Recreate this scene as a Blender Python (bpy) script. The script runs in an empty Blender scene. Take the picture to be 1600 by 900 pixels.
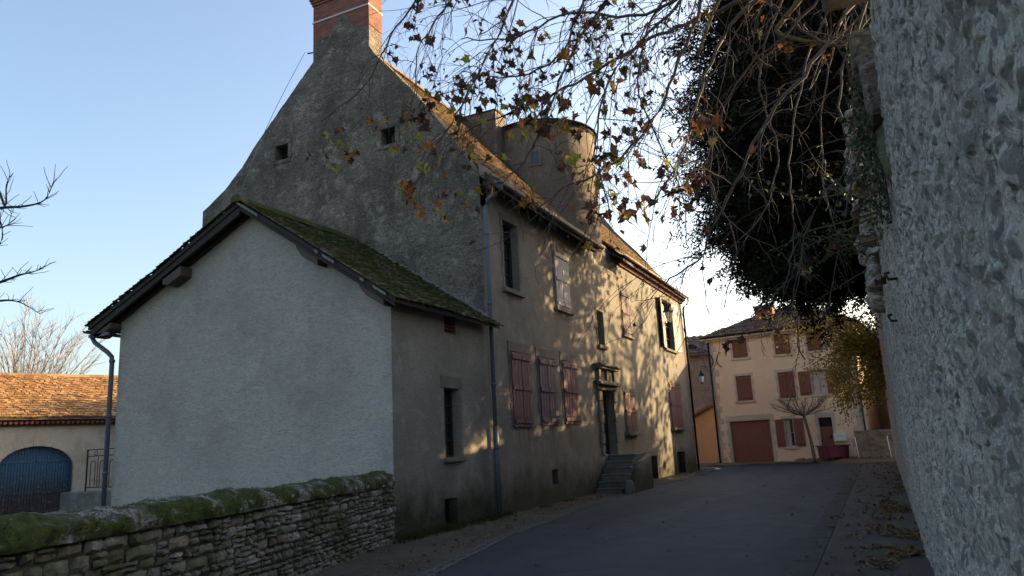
import bpy, bmesh, math, random
import numpy as np
from mathutils import Vector, Matrix, noise as mnoise
random.seed(7)
RAD = math.radians
sc = bpy.context.scene
col = sc.collection

# ------------------------------------------------------------------ camera
FPX = 1164.0; EYE = 1.6
def _basis():
    up = np.array([516-800, -5060-450, FPX]); up /= np.linalg.norm(up)
    a = 1373-800.; b = -(a*up[0]+FPX*up[2])/up[1]
    yy = np.array([a, b, FPX]); yy /= np.linalg.norm(yy)
    return np.array([np.cross(yy, up), yy, up])
RW = _basis()
cam_d = bpy.data.cameras.new('camera'); cam = bpy.data.objects.new('camera', cam_d); col.objects.link(cam)
cam_d.sensor_width = 36; cam_d.lens = 36*FPX/1600; cam_d.clip_end = 3000; cam_d.clip_start = 0.05
r_, u_, b_ = RW@[1, 0, 0], RW@[0, -1, 0], -(RW@[0, 0, 1])
cam.matrix_world = Matrix(((r_[0], u_[0], b_[0], 0), (r_[1], u_[1], b_[1], 0), (r_[2], u_[2], b_[2], EYE), (0, 0, 0, 1)))
sc.camera = cam
def at(px, py, Y):
    """a point of the photograph at street distance Y, in metres"""
    d = RW@np.array([px-800, py-450, FPX]); t = Y/d[1]
    return Vector((d[0]*t, Y, d[2]*t+EYE))

# ------------------------------------------------------------------ sky, sun, exposure
SUN_AZ, SUN_EL = 38.0, 17.0
w = bpy.data.worlds.new('World'); sc.world = w; w.use_nodes = True
nt = w.node_tree; bg = nt.nodes['Background']
sky = nt.nodes.new('ShaderNodeTexSky'); sky.sky_type = 'NISHITA'; sky.sun_disc = False
sky.sun_elevation = RAD(SUN_EL); sky.sun_rotation = RAD(SUN_AZ)
sky.air_density = 1.0; sky.dust_density = 3.2; sky.ozone_density = 1.0
nt.links.new(sky.outputs[0], bg.inputs[0]); bg.inputs[1].default_value = 0.12
sl = bpy.data.lights.new('sun', 'SUN'); sun = bpy.data.objects.new('sun', sl); col.objects.link(sun)
sl.energy = 4.8; sl.angle = RAD(0.53); sl.color = (1.0, 0.72, 0.36)
S = Vector((math.sin(RAD(SUN_AZ))*math.cos(RAD(SUN_EL)), math.cos(RAD(SUN_AZ))*math.cos(RAD(SUN_EL)), math.sin(RAD(SUN_EL))))
sun.rotation_euler = S.to_track_quat('Z', 'Y').to_euler()
sc.view_settings.view_transform = 'Standard'; sc.view_settings.look = 'None'
sc.view_settings.exposure = 1.68; sc.view_settings.gamma = 1.0
sc.render.engine = 'CYCLES'
sc.cycles.use_denoising = True
sc.cycles.max_bounces = 6; sc.cycles.transparent_max_bounces = 8

# ------------------------------------------------------------------ node materials
class NT:
    def __init__(s, name):
        s.m = bpy.data.materials.new(name); s.m.use_nodes = True
        s.t = s.m.node_tree; s.b = s.t.nodes['Principled BSDF']
        s.out = s.t.nodes['Material Output']
        s.b.inputs['Specular IOR Level'].default_value = 0.25
        s.tc = s.n('ShaderNodeTexCoord').outputs['Object']
    def n(s, k, **kw):
        x = s.t.nodes.new(k)
        for a, v in kw.items(): setattr(x, a, v)
        return x
    def set(s, x, key, v):
        if hasattr(v, 'links'): s.t.links.new(v, x.inputs[key])
        else: x.inputs[key].default_value = v
    def mapping(s, scale=(1, 1, 1), rot=(0, 0, 0), src=None):
        m = s.n('ShaderNodeMapping'); s.set(m, 0, src or s.tc); m.inputs['Scale'].default_value = scale; m.inputs['Rotation'].default_value = rot
        return m.outputs[0]
    def noise(s, scale, detail=6, rough=.55, dist=0, src=None):
        x = s.n('ShaderNodeTexNoise'); s.set(x, 'Vector', src or s.tc); x.inputs['Scale'].default_value = scale
        x.inputs['Detail'].default_value = detail; x.inputs['Roughness'].default_value = rough; x.inputs['Distortion'].default_value = dist
        return x.outputs['Fac']
    def voro(s, scale, feature='F1', src=None, out='Distance', rnd=1.0):
        x = s.n('ShaderNodeTexVoronoi', feature=feature); s.set(x, 'Vector', src or s.tc); x.inputs['Scale'].default_value = scale
        x.inputs['Randomness'].default_value = rnd
        return x.outputs[out]
    def ramp(s, fac, stops, interp='LINEAR'):
        x = s.n('ShaderNodeValToRGB'); s.set(x, 0, fac); e = x.color_ramp.elements; x.color_ramp.interpolation = interp
        while len(e) < len(stops): e.new(0.5)
        for k, (p, c) in zip(e, stops):
            k.position = p; k.color = c if len(c) == 4 else (*c, 1)
        return x.outputs[0]
    def step(s, fac, a, b):
        x = s.n('ShaderNodeMapRange'); x.interpolation_type = 'SMOOTHSTEP'; s.set(x, 0, fac); x.inputs[1].default_value = a; x.inputs[2].default_value = b
        return x.outputs[0]
    def mix(s, fac, a, b, mode='MIX'):
        x = s.n('ShaderNodeMix', data_type='RGBA', blend_type=mode)
        s.set(x, 0, fac)
        for i, v in ((6, a), (7, b)):
            if hasattr(v, 'links'): s.t.links.new(v, x.inputs[i])
            else: x.inputs[i].default_value = v if len(v) == 4 else (*v, 1)
        return x.outputs[2]
    def math(s, op, a, b=0.0):
        x = s.n('ShaderNodeMath', operation=op); s.set(x, 0, a); s.set(x, 1, b); return x.outputs[0]
    def sep(s, src=None):
        x = s.n('ShaderNodeSeparateXYZ'); s.set(x, 0, src or s.tc); return x.outputs
    def island(s):
        return s.n('ShaderNodeNewGeometry').outputs['Random Per Island']
    def bump(s, h, strength=.5, dist=.02, prev=None):
        x = s.n('ShaderNodeBump'); s.set(x, 'Height', h); x.inputs['Strength'].default_value = strength; x.inputs['Distance'].default_value = dist
        if prev is not None: s.set(x, 'Normal', prev)
        return x.outputs[0]
    def fin(s, color, rough=.85, normal=None, metal=0.0):
        s.set(s.b, 'Base Color', color if hasattr(color, 'links') else (*color, 1)); s.set(s.b, 'Roughness', rough)
        s.b.inputs['Metallic'].default_value = metal
        if normal is not None: s.set(s.b, 'Normal', normal)
        return s.m

def plain(name, c, rough=.6, metal=0.0, var=.25, scale=6, bump=.15):
    k = NT(name); n = k.noise(scale, 8, .65)
    cc = k.mix(n, tuple(v*(1-var) for v in c), tuple(min(1, v*(1+var)) for v in c))
    return k.fin(cc, rough, k.bump(k.noise(scale*8, 4), bump, .01), metal)

def stucco(name, base, dark, light, green=0.0, arcs=1.0, blotch=(.35, .7), ground=0.0, speck=.35, vfold=.5, stains=()):
    k = NT(name)
    big = k.noise(.55, 9, .62, .6); mid = k.noise(2.7, 8, .6, .3); fine = k.noise(46, 5, .7)
    streak = k.noise(1.0, 7, .6, .2, k.mapping((2.4, 2.4, .28)))
    c = k.mix(k.step(big, blotch[0], blotch[1]), dark, base)
    c = k.mix(k.math('MULTIPLY', k.step(mid, .5, .72), .55), c, light)
    c = k.mix(k.math('MULTIPLY', k.step(streak, .52, .75), vfold), c, dark)
    c = k.mix(k.math('MULTIPLY', k.step(fine, .5, .78), speck), c, tuple(v*.45 for v in dark))
    c = k.mix(k.math('MULTIPLY', k.step(k.noise(21, 4, .6), .6, .74), speck*.8), c, light)
    if ground > 0:
        z = k.sep()[2]
        g = k.math('ADD', z, k.math('MULTIPLY', k.noise(1.6, 6, .65), -1.5))
        gm = k.n('ShaderNodeMapRange'); k.set(gm, 0, g); gm.inputs[1].default_value = .40; gm.inputs[2].default_value = -.40
        c = k.mix(k.math('MULTIPLY', gm.outputs[0], ground), c, (.028, .034, .014))
    for yc, hw_, z0, z1 in stains:
        xyz = k.sep(); dy = k.math('ABSOLUTE', k.math('SUBTRACT', xyz[1], yc)); mm = k.math('MULTIPLY', k.step(dy, hw_, hw_*.5), k.math('MULTIPLY', k.step(xyz[2], z0, z1), k.step(xyz[2], z1+.12, z1)))
        run = k.step(k.noise(1.0, 6, .65, .2, k.mapping((9, 9, .5))), .42, .68)
        c = k.mix(k.math('MULTIPLY', k.math('MULTIPLY', mm, run), .75), c, (.07, .045, .04))
    # trowelled rough-cast relief, its shade in hollows and light on ridges also put into the colour
    arc = k.noise(7.5, 6, .62, 2.2, k.mapping((1, 1, 2.3), (.3, .25, .4)))
    c = k.mix(k.math('MULTIPLY', k.step(arc, .56, .38), .6*arcs if arcs < 1.2 else .75), c, tuple(v*.62 for v in dark))
    c = k.mix(k.math('MULTIPLY', k.step(arc, .56, .70), .35*min(1, arcs)), c, light)
    nrm = k.bump(arc, .75*arcs, .05)
    nrm = k.bump(fine, .5, .012, nrm)
    nrm = k.bump(k.noise(120, 3), .35, .005, nrm)
    return k.fin(c, .93, nrm)

M = {}
M['gable'] = stucco('gable_render', (0.258, 0.213, 0.166), (0.096, 0.081, 0.065), (0.535, 0.444, 0.352), arcs=1.35, blotch=(.3, .68), speck=.5)
M['annex'] = stucco('annex_render', (0.399, 0.361, 0.314), (0.313, 0.279, 0.246), (0.455, 0.411, 0.36), arcs=.8, blotch=(.3, .6), speck=.3, vfold=.45)
M['facade'] = stucco('facade_render', (0.251, 0.228, 0.196), (0.182, 0.165, 0.144), (0.313, 0.286, 0.247), arcs=.5, ground=.9, speck=.3, vfold=.45, stains=[(17.2-26, .5, .9, 2.02), (18.9-26, .5, .8, 2.06), (20.6-26, .5, 1.0, 2.1), (26.4-26, .5, .9, 1.72), (33.4-26, .8, 1.0, 1.85), (16.95-26, .4, 4.6, 5.36), (20.5-26, .5, 4.7, 5.45)])
M['annexside'] = stucco('annex_side_render', (0.294, 0.261, 0.216), (0.206, 0.183, 0.152), (0.369, 0.33, 0.274), arcs=.6, ground=1.0, speck=.35, vfold=.4)
M['pink'] = stucco('pink_render', (0.82, 0.603, 0.425), (0.767, 0.529, 0.371), (0.82, 0.672, 0.485), arcs=.15, speck=.08, vfold=.15)
M['orange'] = stucco('orange_render', (0.726, 0.407, 0.209), (0.638, 0.352, 0.187), (0.748, 0.462, 0.264), arcs=.15, speck=.08, vfold=.15)
M['brown'] = stucco('brown_render', (.40, .24, .17), (.24, .15, .11), (.46, .29, .2), arcs=.3, speck=.2)
M['barn'] = stucco('barn_render', (0.383, 0.338, 0.28), (0.268, 0.229, 0.188), (0.421, 0.382, 0.333), arcs=.6, speck=.4, blotch=(.3, .55))
M['farstone'] = stucco('far_stone_render', (.40, .31, .225), (.25, .19, .14), (.48, .39, .29), arcs=.8, speck=.4)
M['tower'] = stucco('tower_render', (0.254, 0.209, 0.156), (0.184, 0.152, 0.116), (0.305, 0.249, 0.186), arcs=1.1, speck=.5, blotch=(.4, .62), vfold=.7)
M['stone'] = stucco('dressed_stone', (0.214, 0.196, 0.161), (0.131, 0.119, 0.098), (0.256, 0.238, 0.196), arcs=.4, speck=.4)
M['darkstone'] = stucco('dark_step_stone', (0.195, 0.182, 0.156), (0.078, 0.075, 0.065), (0.26, 0.247, 0.215), arcs=.4, speck=.5)
M['barnstone'] = stucco('barn_arch_stone', (.40, .36, .30), (.30, .27, .22), (.45, .41, .35), arcs=.4, speck=.3)
M['palestone'] = stucco('pale_quoin_stone', (.60, .50, .40), (.47, .38, .3), (.66, .56, .46), arcs=.3, speck=.2)
M['mossstone'] = stucco('mossy_stone', (0.21, 0.196, 0.161), (0.07, 0.084, 0.035), (0.28, 0.259, 0.217), arcs=.7, speck=.4)
M['wood'] = plain('weathered_wood', (.085, .068, .055), .85, 0, .5, 9, .5)
M['darkwood'] = plain('dark_wood', (.035, .028, .024), .8, 0, .4, 9, .4)
M['purple'] = plain('mauve_paint', (.135, .058, .072), .7, 0, .35, 14, .4)
M['purple2'] = plain('dull_purple_paint', (.085, .05, .082), .7, 0, .35, 14, .4)
M['greyshut'] = plain('grey_shutter_paint', (.42, .39, .40), .75, 0, .3, 14, .4)
M['brownshut'] = plain('brown_shutter_paint', (.12, .07, .065), .75, 0, .35, 14, .4)  # dark brown paint of the closed upper shutter
M['redshut'] = plain('red_brown_paint', (.215, .085, .06), .65, 0, .18, 9, .2)
M['gutterlight'] = plain('pale_gutter', (.36, .31, .25), .7, 0, .3, 5, .1)
M['iron'] = plain('black_iron', (.02, .02, .022), .5, .4, .3, 20, .2)
M['rust'] = plain('rusty_iron', (.06, .035, .028), .85, .2, .5, 20, .4)
M['zinc'] = plain('zinc_pipe', (.10, .115, .135), .6, .3, .3, 5, .15)
M['white'] = plain('white_paint', (.75, .73, .70), .6, 0, .08, 8, .1)
M['oldlime'] = plain('old_grey_lime', (.17, .165, .15), .9, 0, .7, 14, .5)
M['oldwhite'] = plain('old_white_paint', (.42, .38, .34), .7, 0, .2, 8, .1)
M['whiteband'] = plain('mortar_band', (.5, .48, .46), .8, 0, .2, 8, .3)
M['planter'] = plain('red_planter_paint', (.16, .028, .042), .5, 0, .2, 8, .15)
M['soil'] = plain('soil', (.04, .03, .022), .95, 0, .4, 20, .8)
M['curtain'] = plain('curtain_cloth', (.55, .5, .45), .9, 0, .15, 10, .2)
M['black'] = plain('dark_interior', (.008, .008, .009), .9, 0, .2, 4, .1)
M['brickpart'] = plain('vent_brick', (.10, .04, .032), .9, 0, .4, 20, .5)

def glass_mat():
    k = NT('window_glass'); k.b.inputs['Specular IOR Level'].default_value = .5
    return k.fin((.018, .02, .024), .08, k.bump(k.noise(1.5, 3), .06, .05))
M['glass'] = glass_mat()
def lantern_mat():
    k = NT('lantern_glass'); k.b.inputs['Transmission Weight'].default_value = .7
    return k.fin((.75, .75, .74), .25)
M['lantern'] = lantern_mat()

def brick_mat():
    k = NT('chimney_brick')
    br = k.n('ShaderNodeTexBrick'); x = k.sep(); 
    cmb = k.n('ShaderNodeCombineXYZ'); k.set(cmb, 0, k.math('ADD', x[0], x[1])); k.set(cmb, 1, x[2])
    k.set(br, 'Vector', cmb.outputs[0])
    br.inputs['Color1'].default_value = (.30, .115, .072, 1); br.inputs['Color2'].default_value = (.19, .065, .045, 1); br.inputs['Mortar'].default_value = (.12, .085, .07, 1)
    br.inputs['Scale'].default_value = 1; br.inputs['Brick Width'].default_value = .22; br.inputs['Row Height'].default_value = .068; br.inputs['Mortar Size'].default_value = .008
    c = k.mix(k.math('MULTIPLY', k.step(k.noise(4, 7), .45, .75), .6), br.outputs['Color'], (.11, .05, .04))
    n = k.bump(br.outputs['Fac'], -.5, .012); n = k.bump(k.noise(60, 4), .4, .008, n)
    return k.fin(c, .9, n)
M['brick'] = brick_mat()

def tile_mat(name, stops, moss=0.0, mosscol=(.05, .07, .012), lichen=.3, mossscale=1.4, mossrange=(.35, .55)):
    k = NT(name); c = k.ramp(k.island(), stops)
    c = k.mix(k.math('MULTIPLY', k.step(k.noise(9, 6, .7), .55, .75), lichen), c, (.33, .31, .25))
    c = k.mix(k.math('MULTIPLY', k.step(k.noise(24, 5, .7), .5, .75), .5), c, (.03, .026, .022))
    if moss:
        m = k.math('MULTIPLY', k.step(k.noise(mossscale, 8, .68, .3), *mossrange), moss)
        mc = k.mix(k.noise(7, 6), tuple(v*.45 for v in mosscol), tuple(v*1.5 for v in mosscol))
        c = k.mix(m, c, mc)
    n = k.bump(k.noise(55, 5, .7), .7, .012)
    return k.fin(c, .92, n)
M['maintile'] = tile_mat('old_brown_tiles', [(0, (.17, .095, .058)), (.4, (.26, .155, .092)), (.75, (.33, .21, .125)), (1, (.22, .14, .1))], .5, (.13, .11, .035), .45)
M['annextile'] = tile_mat('mossy_tiles', [(0, (.09, .07, .055)), (.5, (.15, .11, .085)), (1, (.20, .16, .13))], .9, (.044, .058, .010), .35, 2.0, (.32, .54))
M['barntile'] = tile_mat('orange_barn_tiles', [(0, (.25, .12, .05)), (.5, (.36, .18, .075)), (1, (.44, .27, .13))], .25, (.12, .09, .03), .25)
M['fartile'] = tile_mat('dark_far_tiles', [(0, (.10, .065, .05)), (.5, (.15, .10, .08)), (1, (.19, .14, .11))], .3, (.07, .06, .03), .2)
M['redtile'] = tile_mat('red_far_tiles', [(0, (.30, .10, .06)), (.5, (.37, .14, .08)), (1, (.42, .19, .11))], 0, lichen=.15)

def leaf_mat(name, stops, trans=.45, rough=.6):
    k = NT(name); c = k.ramp(k.island(), stops, 'CONSTANT' if len(stops) > 5 else 'LINEAR')
    c = k.mix(k.math('MULTIPLY', k.noise(40, 4), .5), c, (.05, .03, .015))
    k.fin(c, rough)
    tr = k.n('ShaderNodeBsdfTranslucent'); k.set(tr, 0, c)
    mx = k.n('ShaderNodeMixShader'); mx.inputs[0].default_value = trans
    k.t.links.new(k.b.outputs[0], mx.inputs[1]); k.t.links.new(tr.outputs[0], mx.inputs[2]); k.t.links.new(mx.outputs[0], k.out.inputs[0])
    return k.m
M['planeleaf'] = leaf_mat('plane_leaves', [(0, (.045, .024, .018)), (.30, (.085, .036, .022)), (.55, (.06, .03, .022)), (.74, (.17, .07, .028)), (.86, (.08, .08, .024)), (.92, (.24, .21, .035)), (.95, (.30, .14, .03))], .22)
M['brightleaf'] = leaf_mat('bright_plane_leaves', [(0, (.36, .14, .03)), (.3, (.30, .11, .03)), (.5, (.40, .24, .035)), (.7, (.34, .33, .04)), (1, (.24, .28, .04))], .5)
M['yellowleaf'] = leaf_mat('yellow_leaves', [(0, (.30, .24, .03)), (.4, (.42, .30, .035)), (.7, (.20, .20, .03)), (1, (.36, .19, .04))], .5)
M['olivevine'] = leaf_mat('olive_vine_leaves', [(0, (.10, .085, .02)), (.5, (.16, .12, .025)), (1, (.25, .16, .03))], .35)
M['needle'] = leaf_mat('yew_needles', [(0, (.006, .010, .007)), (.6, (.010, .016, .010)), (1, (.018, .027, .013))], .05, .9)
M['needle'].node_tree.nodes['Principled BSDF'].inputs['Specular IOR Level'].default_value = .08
M['ivyleaf'] = leaf_mat('ivy_leaves', [(0, (.02, .045, .02)), (.5, (.04, .075, .03)), (.8, (.09, .12, .05)), (1, (.12, .16, .06))], .2)
M['deadleaf'] = leaf_mat('dead_ivy_leaves', [(0, (.10, .05, .03)), (.5, (.17, .09, .05)), (1, (.09, .06, .045))], .2)
M['pebble'] = plain('pebble_stone', (.16, .145, .12), .9, 0, .6, 30, .3)
M['litter'] = leaf_mat('fallen_leaf_colours', [(0, (.14, .075, .035)), (.4, (.22, .12, .05)), (.75, (.10, .055, .03)), (1, (.32, .24, .09))], .1)
M['moss'] = leaf_mat('moss_blades', [(0, (.035, .044, .010)), (.5, (.058, .070, .014)), (1, (.09, .098, .026))], .3)
M['bark'] = plain('plane_bark', (.085, .065, .055), .9, 0, .4, 12, .6)
M['mossbark'] = plain('mossy_bark', (.10, .085, .032), .9, 0, .5, 7, .6)
M['twig'] = plain('twigs', (.075, .058, .05), .85, 0, .35, 5, .2)
M['darktwig'] = plain('dark_branches', (.028, .022, .028), .9, 0, .35, 5, .2)
M['paletwig'] = plain('pale_twigs', (.22, .17, .145), .85, 0, .3, 5, .2)
M['trunkgrey'] = plain('grey_bark', (.14, .115, .09), .9, 0, .4, 8, .6)

def asphalt(name, c, warm, sp=.5):
    k = NT(name); x = k.sep()
    tr = k.noise(.35, 6, .6, .4, k.mapping((1.4, .18, 1)))
    cc = k.mix(k.step(tr, .35, .68), tuple(v*.70 for v in c), tuple(v*1.45 for v in c))
    cc = k.mix(k.math('MULTIPLY', k.step(k.noise(1.8, 8, .7), .52, .75), .35), cc, warm)
    cc = k.mix(k.math('MULTIPLY', k.step(k.noise(110, 3, .85), .5, .68), sp), cc, tuple(v*2.6 for v in c))
    cr = k.voro(.55, 'DISTANCE_TO_EDGE', k.mapping((1, .5, 1), src=k.mix(.12, k.tc, k.n('ShaderNodeTexNoise').outputs['Color'], 'ADD')))
    crk = k.math('MULTIPLY', k.math('SUBTRACT', 1.0, k.step(cr, .0, .016)), .85)
    cc = k.mix(k.math('MULTIPLY', crk, k.step(k.noise(.4, 3), .5, .6)), cc, tuple(v*.35 for v in c))
    n = k.bump(k.noise(150, 3, .8), .5, .008); n = k.bump(k.noise(3, 4), .25, .02, n)
    return k.fin(cc, k.math('ADD', k.math('MULTIPLY', k.noise(2, 5), .25), .62), n)
M['road'] = asphalt('road_asphalt', (.026, .029, .037), (.04, .041, .044))
M['pave'] = asphalt('pavement_asphalt', (.047, .041, .036), (.065, .053, .042))
M['gutterstone'] = plain('gutter_stone', (.095, .09, .085), .9, 0, .4, 12, .6)
M['kerb'] = plain('kerb_stone', (.06, .056, .052), .9, 0, .4, 6, .5)
M['paint'] = plain('road_paint', (.55, .54, .5), .8, 0, .3, 10, .2)

def earth(name, a, b, c):
    k = NT(name); cc = k.mix(k.step(k.noise(.9, 8, .65), .35, .68), a, b)
    cc = k.mix(k.math('MULTIPLY', k.step(k.noise(38, 6, .75), .5, .72), .7), cc, c)
    cc = k.mix(k.math('MULTIPLY', k.step(k.noise(70, 4, .75), .55, .7), .6), cc, tuple(v*.3 for v in a))
    n = k.bump(k.noise(45, 6, .75), .9, .03)
    return k.fin(cc, .97, n)
M['verge'] = earth('gravel_verge', (.075, .060, .043), (.115, .094, .068), (.18, .155, .12))
M['field'] = earth('rough_grass', (.06, .055, .03), (.07, .075, .03), (.12, .10, .06))
M['leafbank'] = earth('leafy_bank', (.13, .08, .045), (.20, .125, .07), (.25, .17, .1))

def rubble_mat(name, tones, mortar, sx, sz, moss=0.0):
    """big rubble wall: flush stones in a pale eroded render"""
    k = NT(name)
    warp = k.n('ShaderNodeTexNoise'); k.set(warp, 'Vector', k.tc); warp.inputs['Scale'].default_value = 3.5; warp.inputs['Detail'].default_value = 4
    v = k.n('ShaderNodeVectorMath', operation='MULTIPLY_ADD'); k.set(v, 0, warp.outputs['Color']); v.inputs[1].default_value = (.16, .16, .16); k.set(v, 2, k.tc)
    mp = k.mapping((1, sx, sz), src=v.outputs[0])
    vr = k.n('ShaderNodeTexVoronoi'); k.set(vr, 'Vector', mp); vr.inputs['Scale'].default_value = 1
    edge = k.voro(1, 'DISTANCE_TO_EDGE', mp)
    sepc = k.n('ShaderNodeSeparateColor'); k.set(sepc, 0, vr.outputs['Color'])
    st = k.ramp(sepc.outputs[0], tones)
    st = k.mix(k.math('MULTIPLY', k.noise(18, 6, .7), .5), st, tuple(x*.6 for x in mortar))
    shown = k.math('MULTIPLY', k.step(edge, .05, .16), k.step(k.math('ADD', sepc.outputs[1], k.math('MULTIPLY', k.noise(.8, 5), .8)), .70, .80))
    mt = k.mix(k.step(k.noise(1.1, 8, .65), .35, .7), tuple(x*.72 for x in mortar), tuple(min(1, x*1.22) for x in mortar))
    mt = k.mix(k.math('MULTIPLY', k.step(k.noise(24, 7, .8), .48, .63), .62), mt, tuple(x*.36 for x in mortar))
    mt = k.mix(k.math('MULTIPLY', k.step(k.noise(60, 5, .8), .50, .62), .7), mt, tuple(min(1, x*1.75) for x in mortar))
    c = k.mix(shown, mt, st)
    c = k.mix(k.math('MULTIPLY', k.step(k.noise(5, 7, .7), .62, .76), .35), c, (.22, .19, .145))
    if moss:
        c = k.mix(k.math('MULTIPLY', k.step(k.noise(1.3, 7), .5, .66), moss), c, (.07, .08, .03))
    ms = k.mapping((1, 1, 1.7)); pit = k.step(k.noise(22, 8, .78, .6, ms), .42, .36); pit2 = k.step(k.noise(62, 5, .75, .3, ms), .43, .37)
    c = k.mix(k.math('MULTIPLY', pit, .8), c, tuple(x*.16 for x in mortar)); c = k.mix(k.math('MULTIPLY', pit2, .6), c, tuple(x*.22 for x in mortar))
    n = k.bump(pit, -.8, .05); n = k.bump(shown, -.5, .03, n); n = k.bump(k.noise(22, 8, .78), 1.0, .07, n); n = k.bump(k.noise(90, 4, .7), .7, .012, n)
    return k.fin(c, .95, n)
M['rubble'] = rubble_mat('rubble_wall_stone', [(0, (.17, .168, .17)), (.25, (.36, .345, .32)), (.5, (.25, .22, .18)), (.75, (.46, .44, .40)), (1, (.21, .21, .215))], (.72, .645, .54), 10.5, 17.0)
def lowstone_mat():
    k = NT('low_wall_stone'); c = k.ramp(k.island(), [(0, (.15, .14, .11)), (.3, (.28, .265, .215)), (.55, (.19, .18, .14)), (.8, (.42, .405, .36)), (1, (.22, .18, .115))])
    c = k.mix(k.math('MULTIPLY', k.step(k.noise(14, 7, .7), .45, .7), .6), c, (.06, .055, .04))
    c = k.mix(k.math('MULTIPLY', k.step(k.noise(11, 6, .7), .56, .72), .7), c, (.40, .385, .34))
    c = k.mix(k.math('MULTIPLY', k.step(k.noise(1.2, 7, .65), .46, .62), .65), c, (.075, .08, .028))
    n = k.bump(k.noise(24, 7, .72), 1.0, .03)
    return k.fin(c, .95, n)
M['lowstone'] = lowstone_mat()
M['lowmortar'] = plain('earthy_mortar', (.075, .07, .045), .95, 0, .5, 10, .8)
def mosscap_mat():
    k = NT('mossy_coping'); m = k.step(k.noise(1.7, 8, .66, .5), .43, .53)
    st = k.mix(k.step(k.noise(10, 7, .7), .4, .65), (.09, .085, .075), (.36, .345, .31))
    ms = k.mix(k.step(k.noise(13, 7, .7), .32, .66), (.022, .030, .007), (.068, .088, .014))
    n = k.bump(k.noise(30, 7, .7), 1.0, .035)
    return k.fin(k.mix(m, st, ms), .97, n)
M['mosscap'] = mosscap_mat()
def bluedoor_mat():
    k = NT('faded_blue_planks'); x = k.sep()
    f = k.noise(2.0, 7, .7, .5, k.mapping((4, 4, .5)))
    zz = k.step(k.math('ADD', x[2], k.math('MULTIPLY', f, 1.6)), .6, 2.8)
    c = k.mix(zz, (.03, .024, .026), (.03, .075, .14))
    c = k.mix(k.math('MULTIPLY', k.step(k.noise(8, 6), .55, .75), .5), c, (.16, .20, .25))
    return k.fin(c, .8, k.bump(k.noise(20, 5, .6, 0, k.mapping((8, 8, .6))), .6, .02))
M['bluedoor'] = bluedoor_mat()

# ------------------------------------------------------------------ mesh building
class MB:
    def __init__(s): s.v = []; s.f = []
    def add(s, vs, fs):
        o = len(s.v); s.v.extend([tuple(p) for p in vs]); s.f.extend([tuple(i+o for i in q) for q in fs]); return s
    def quad(s, a, b, c, d): return s.add([a, b, c, d], [(0, 1, 2, 3)])
    def box(s, x0, x1, y0, y1, z0, z1, fr=None):
        P = [(x, y, z) for x in (x0, x1) for y in (y0, y1) for z in (z0, z1)]
        if fr: P = [fr(*p) for p in P]
        return s.add(P, [(0, 1, 3, 2), (4, 6, 7, 5), (0, 4, 5, 1), (2, 3, 7, 6), (0, 2, 6, 4), (1, 5, 7, 3)])
    def prism(s, poly, a, b, place):
        """poly: 2-D outline, extruded from a to b; place(p, q, t) -> point"""
        n = len(poly); P = [place(p, q, a) for p, q in poly]+[place(p, q, b) for p, q in poly]
        F = [tuple(range(n))[::-1], tuple(range(n, 2*n))]+[(i, (i+1) % n, n+(i+1) % n, n+i) for i in range(n)]
        return s.add(P, F)
    def tube(s, pts, rad, sides=6, caps=True):
        pts = [Vector(p) for p in pts]; n = len(pts)
        if not hasattr(rad, '__len__'): rad = [rad]*n
        ref = Vector((.31, .17, .93)); P = []
        for i, p in enumerate(pts):
            t = (pts[min(i+1, n-1)]-pts[max(i-1, 0)])
            if t.length < 1e-9: t = Vector((0, 0, 1))
            t.normalize()
            if abs(t.dot(ref)) > .95: rr = Vector((1, .2, 0))
            else: rr = ref
            a = t.cross(rr).normalized(); b = t.cross(a)
            for k in range(sides):
                th = 2*math.pi*k/sides; P.append(p+(a*math.cos(th)+b*math.sin(th))*rad[i])
        F = [(i*sides+k, i*sides+(k+1) % sides, (i+1)*sides+(k+1) % sides, (i+1)*sides+k) for i in range(n-1) for k in range(sides)]
        if caps and sides > 2: F += [tuple(range(sides))[::-1], tuple(range((n-1)*sides, n*sides))]
        return s.add(P, F)
    def lathe(s, prof, c, seg=32, a0=0, a1=2*math.pi):
        full = abs(a1-a0-2*math.pi) < 1e-6; m = seg if full else seg+1; P = []
        for r, z in prof:
            for k in range(m):
                th = a0+(a1-a0)*k/seg; P.append((c[0]+r*math.cos(th), c[1]+r*math.sin(th), z))
        F = []
        for i in range(len(prof)-1):
            for k in range(seg):
                k2 = (k+1) % m; F.append((i*m+k, i*m+k2, (i+1)*m+k2, (i+1)*m+k))
        return s.add(P, F)
    def build(s, name, mat, parent=None, off=(0, 0, 0), smooth=False, bevel=0.0, fixn=True, kind=None):
        me = bpy.data.meshes.new(name)
        o3 = Vector(off)
        vs = [(p[0]-o3.x, p[1]-o3.y, p[2]-o3.z) for p in s.v]
        me.from_pydata(vs, [], s.f)
        if fixn or bevel:
            bm = bmesh.new(); bm.from_mesh(me)
            if fixn: bmesh.ops.recalc_face_normals(bm, faces=bm.faces)
            if bevel: bmesh.ops.bevel(bm, geom=[e for e in bm.edges if len(e.link_faces) == 2 and e.calc_face_angle(0) > .5], offset=bevel, segments=1, affect='EDGES')
            bm.to_mesh(me); bm.free()
        if smooth: me.polygons.foreach_set('use_smooth', [True]*len(me.polygons))
        me.materials.append(M[mat] if isinstance(mat, str) else mat); me.update()
        o = bpy.data.objects.new(name, me); col.objects.link(o)
        if parent: o.parent = parent
        if kind: o['kind'] = kind
        return o

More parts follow.
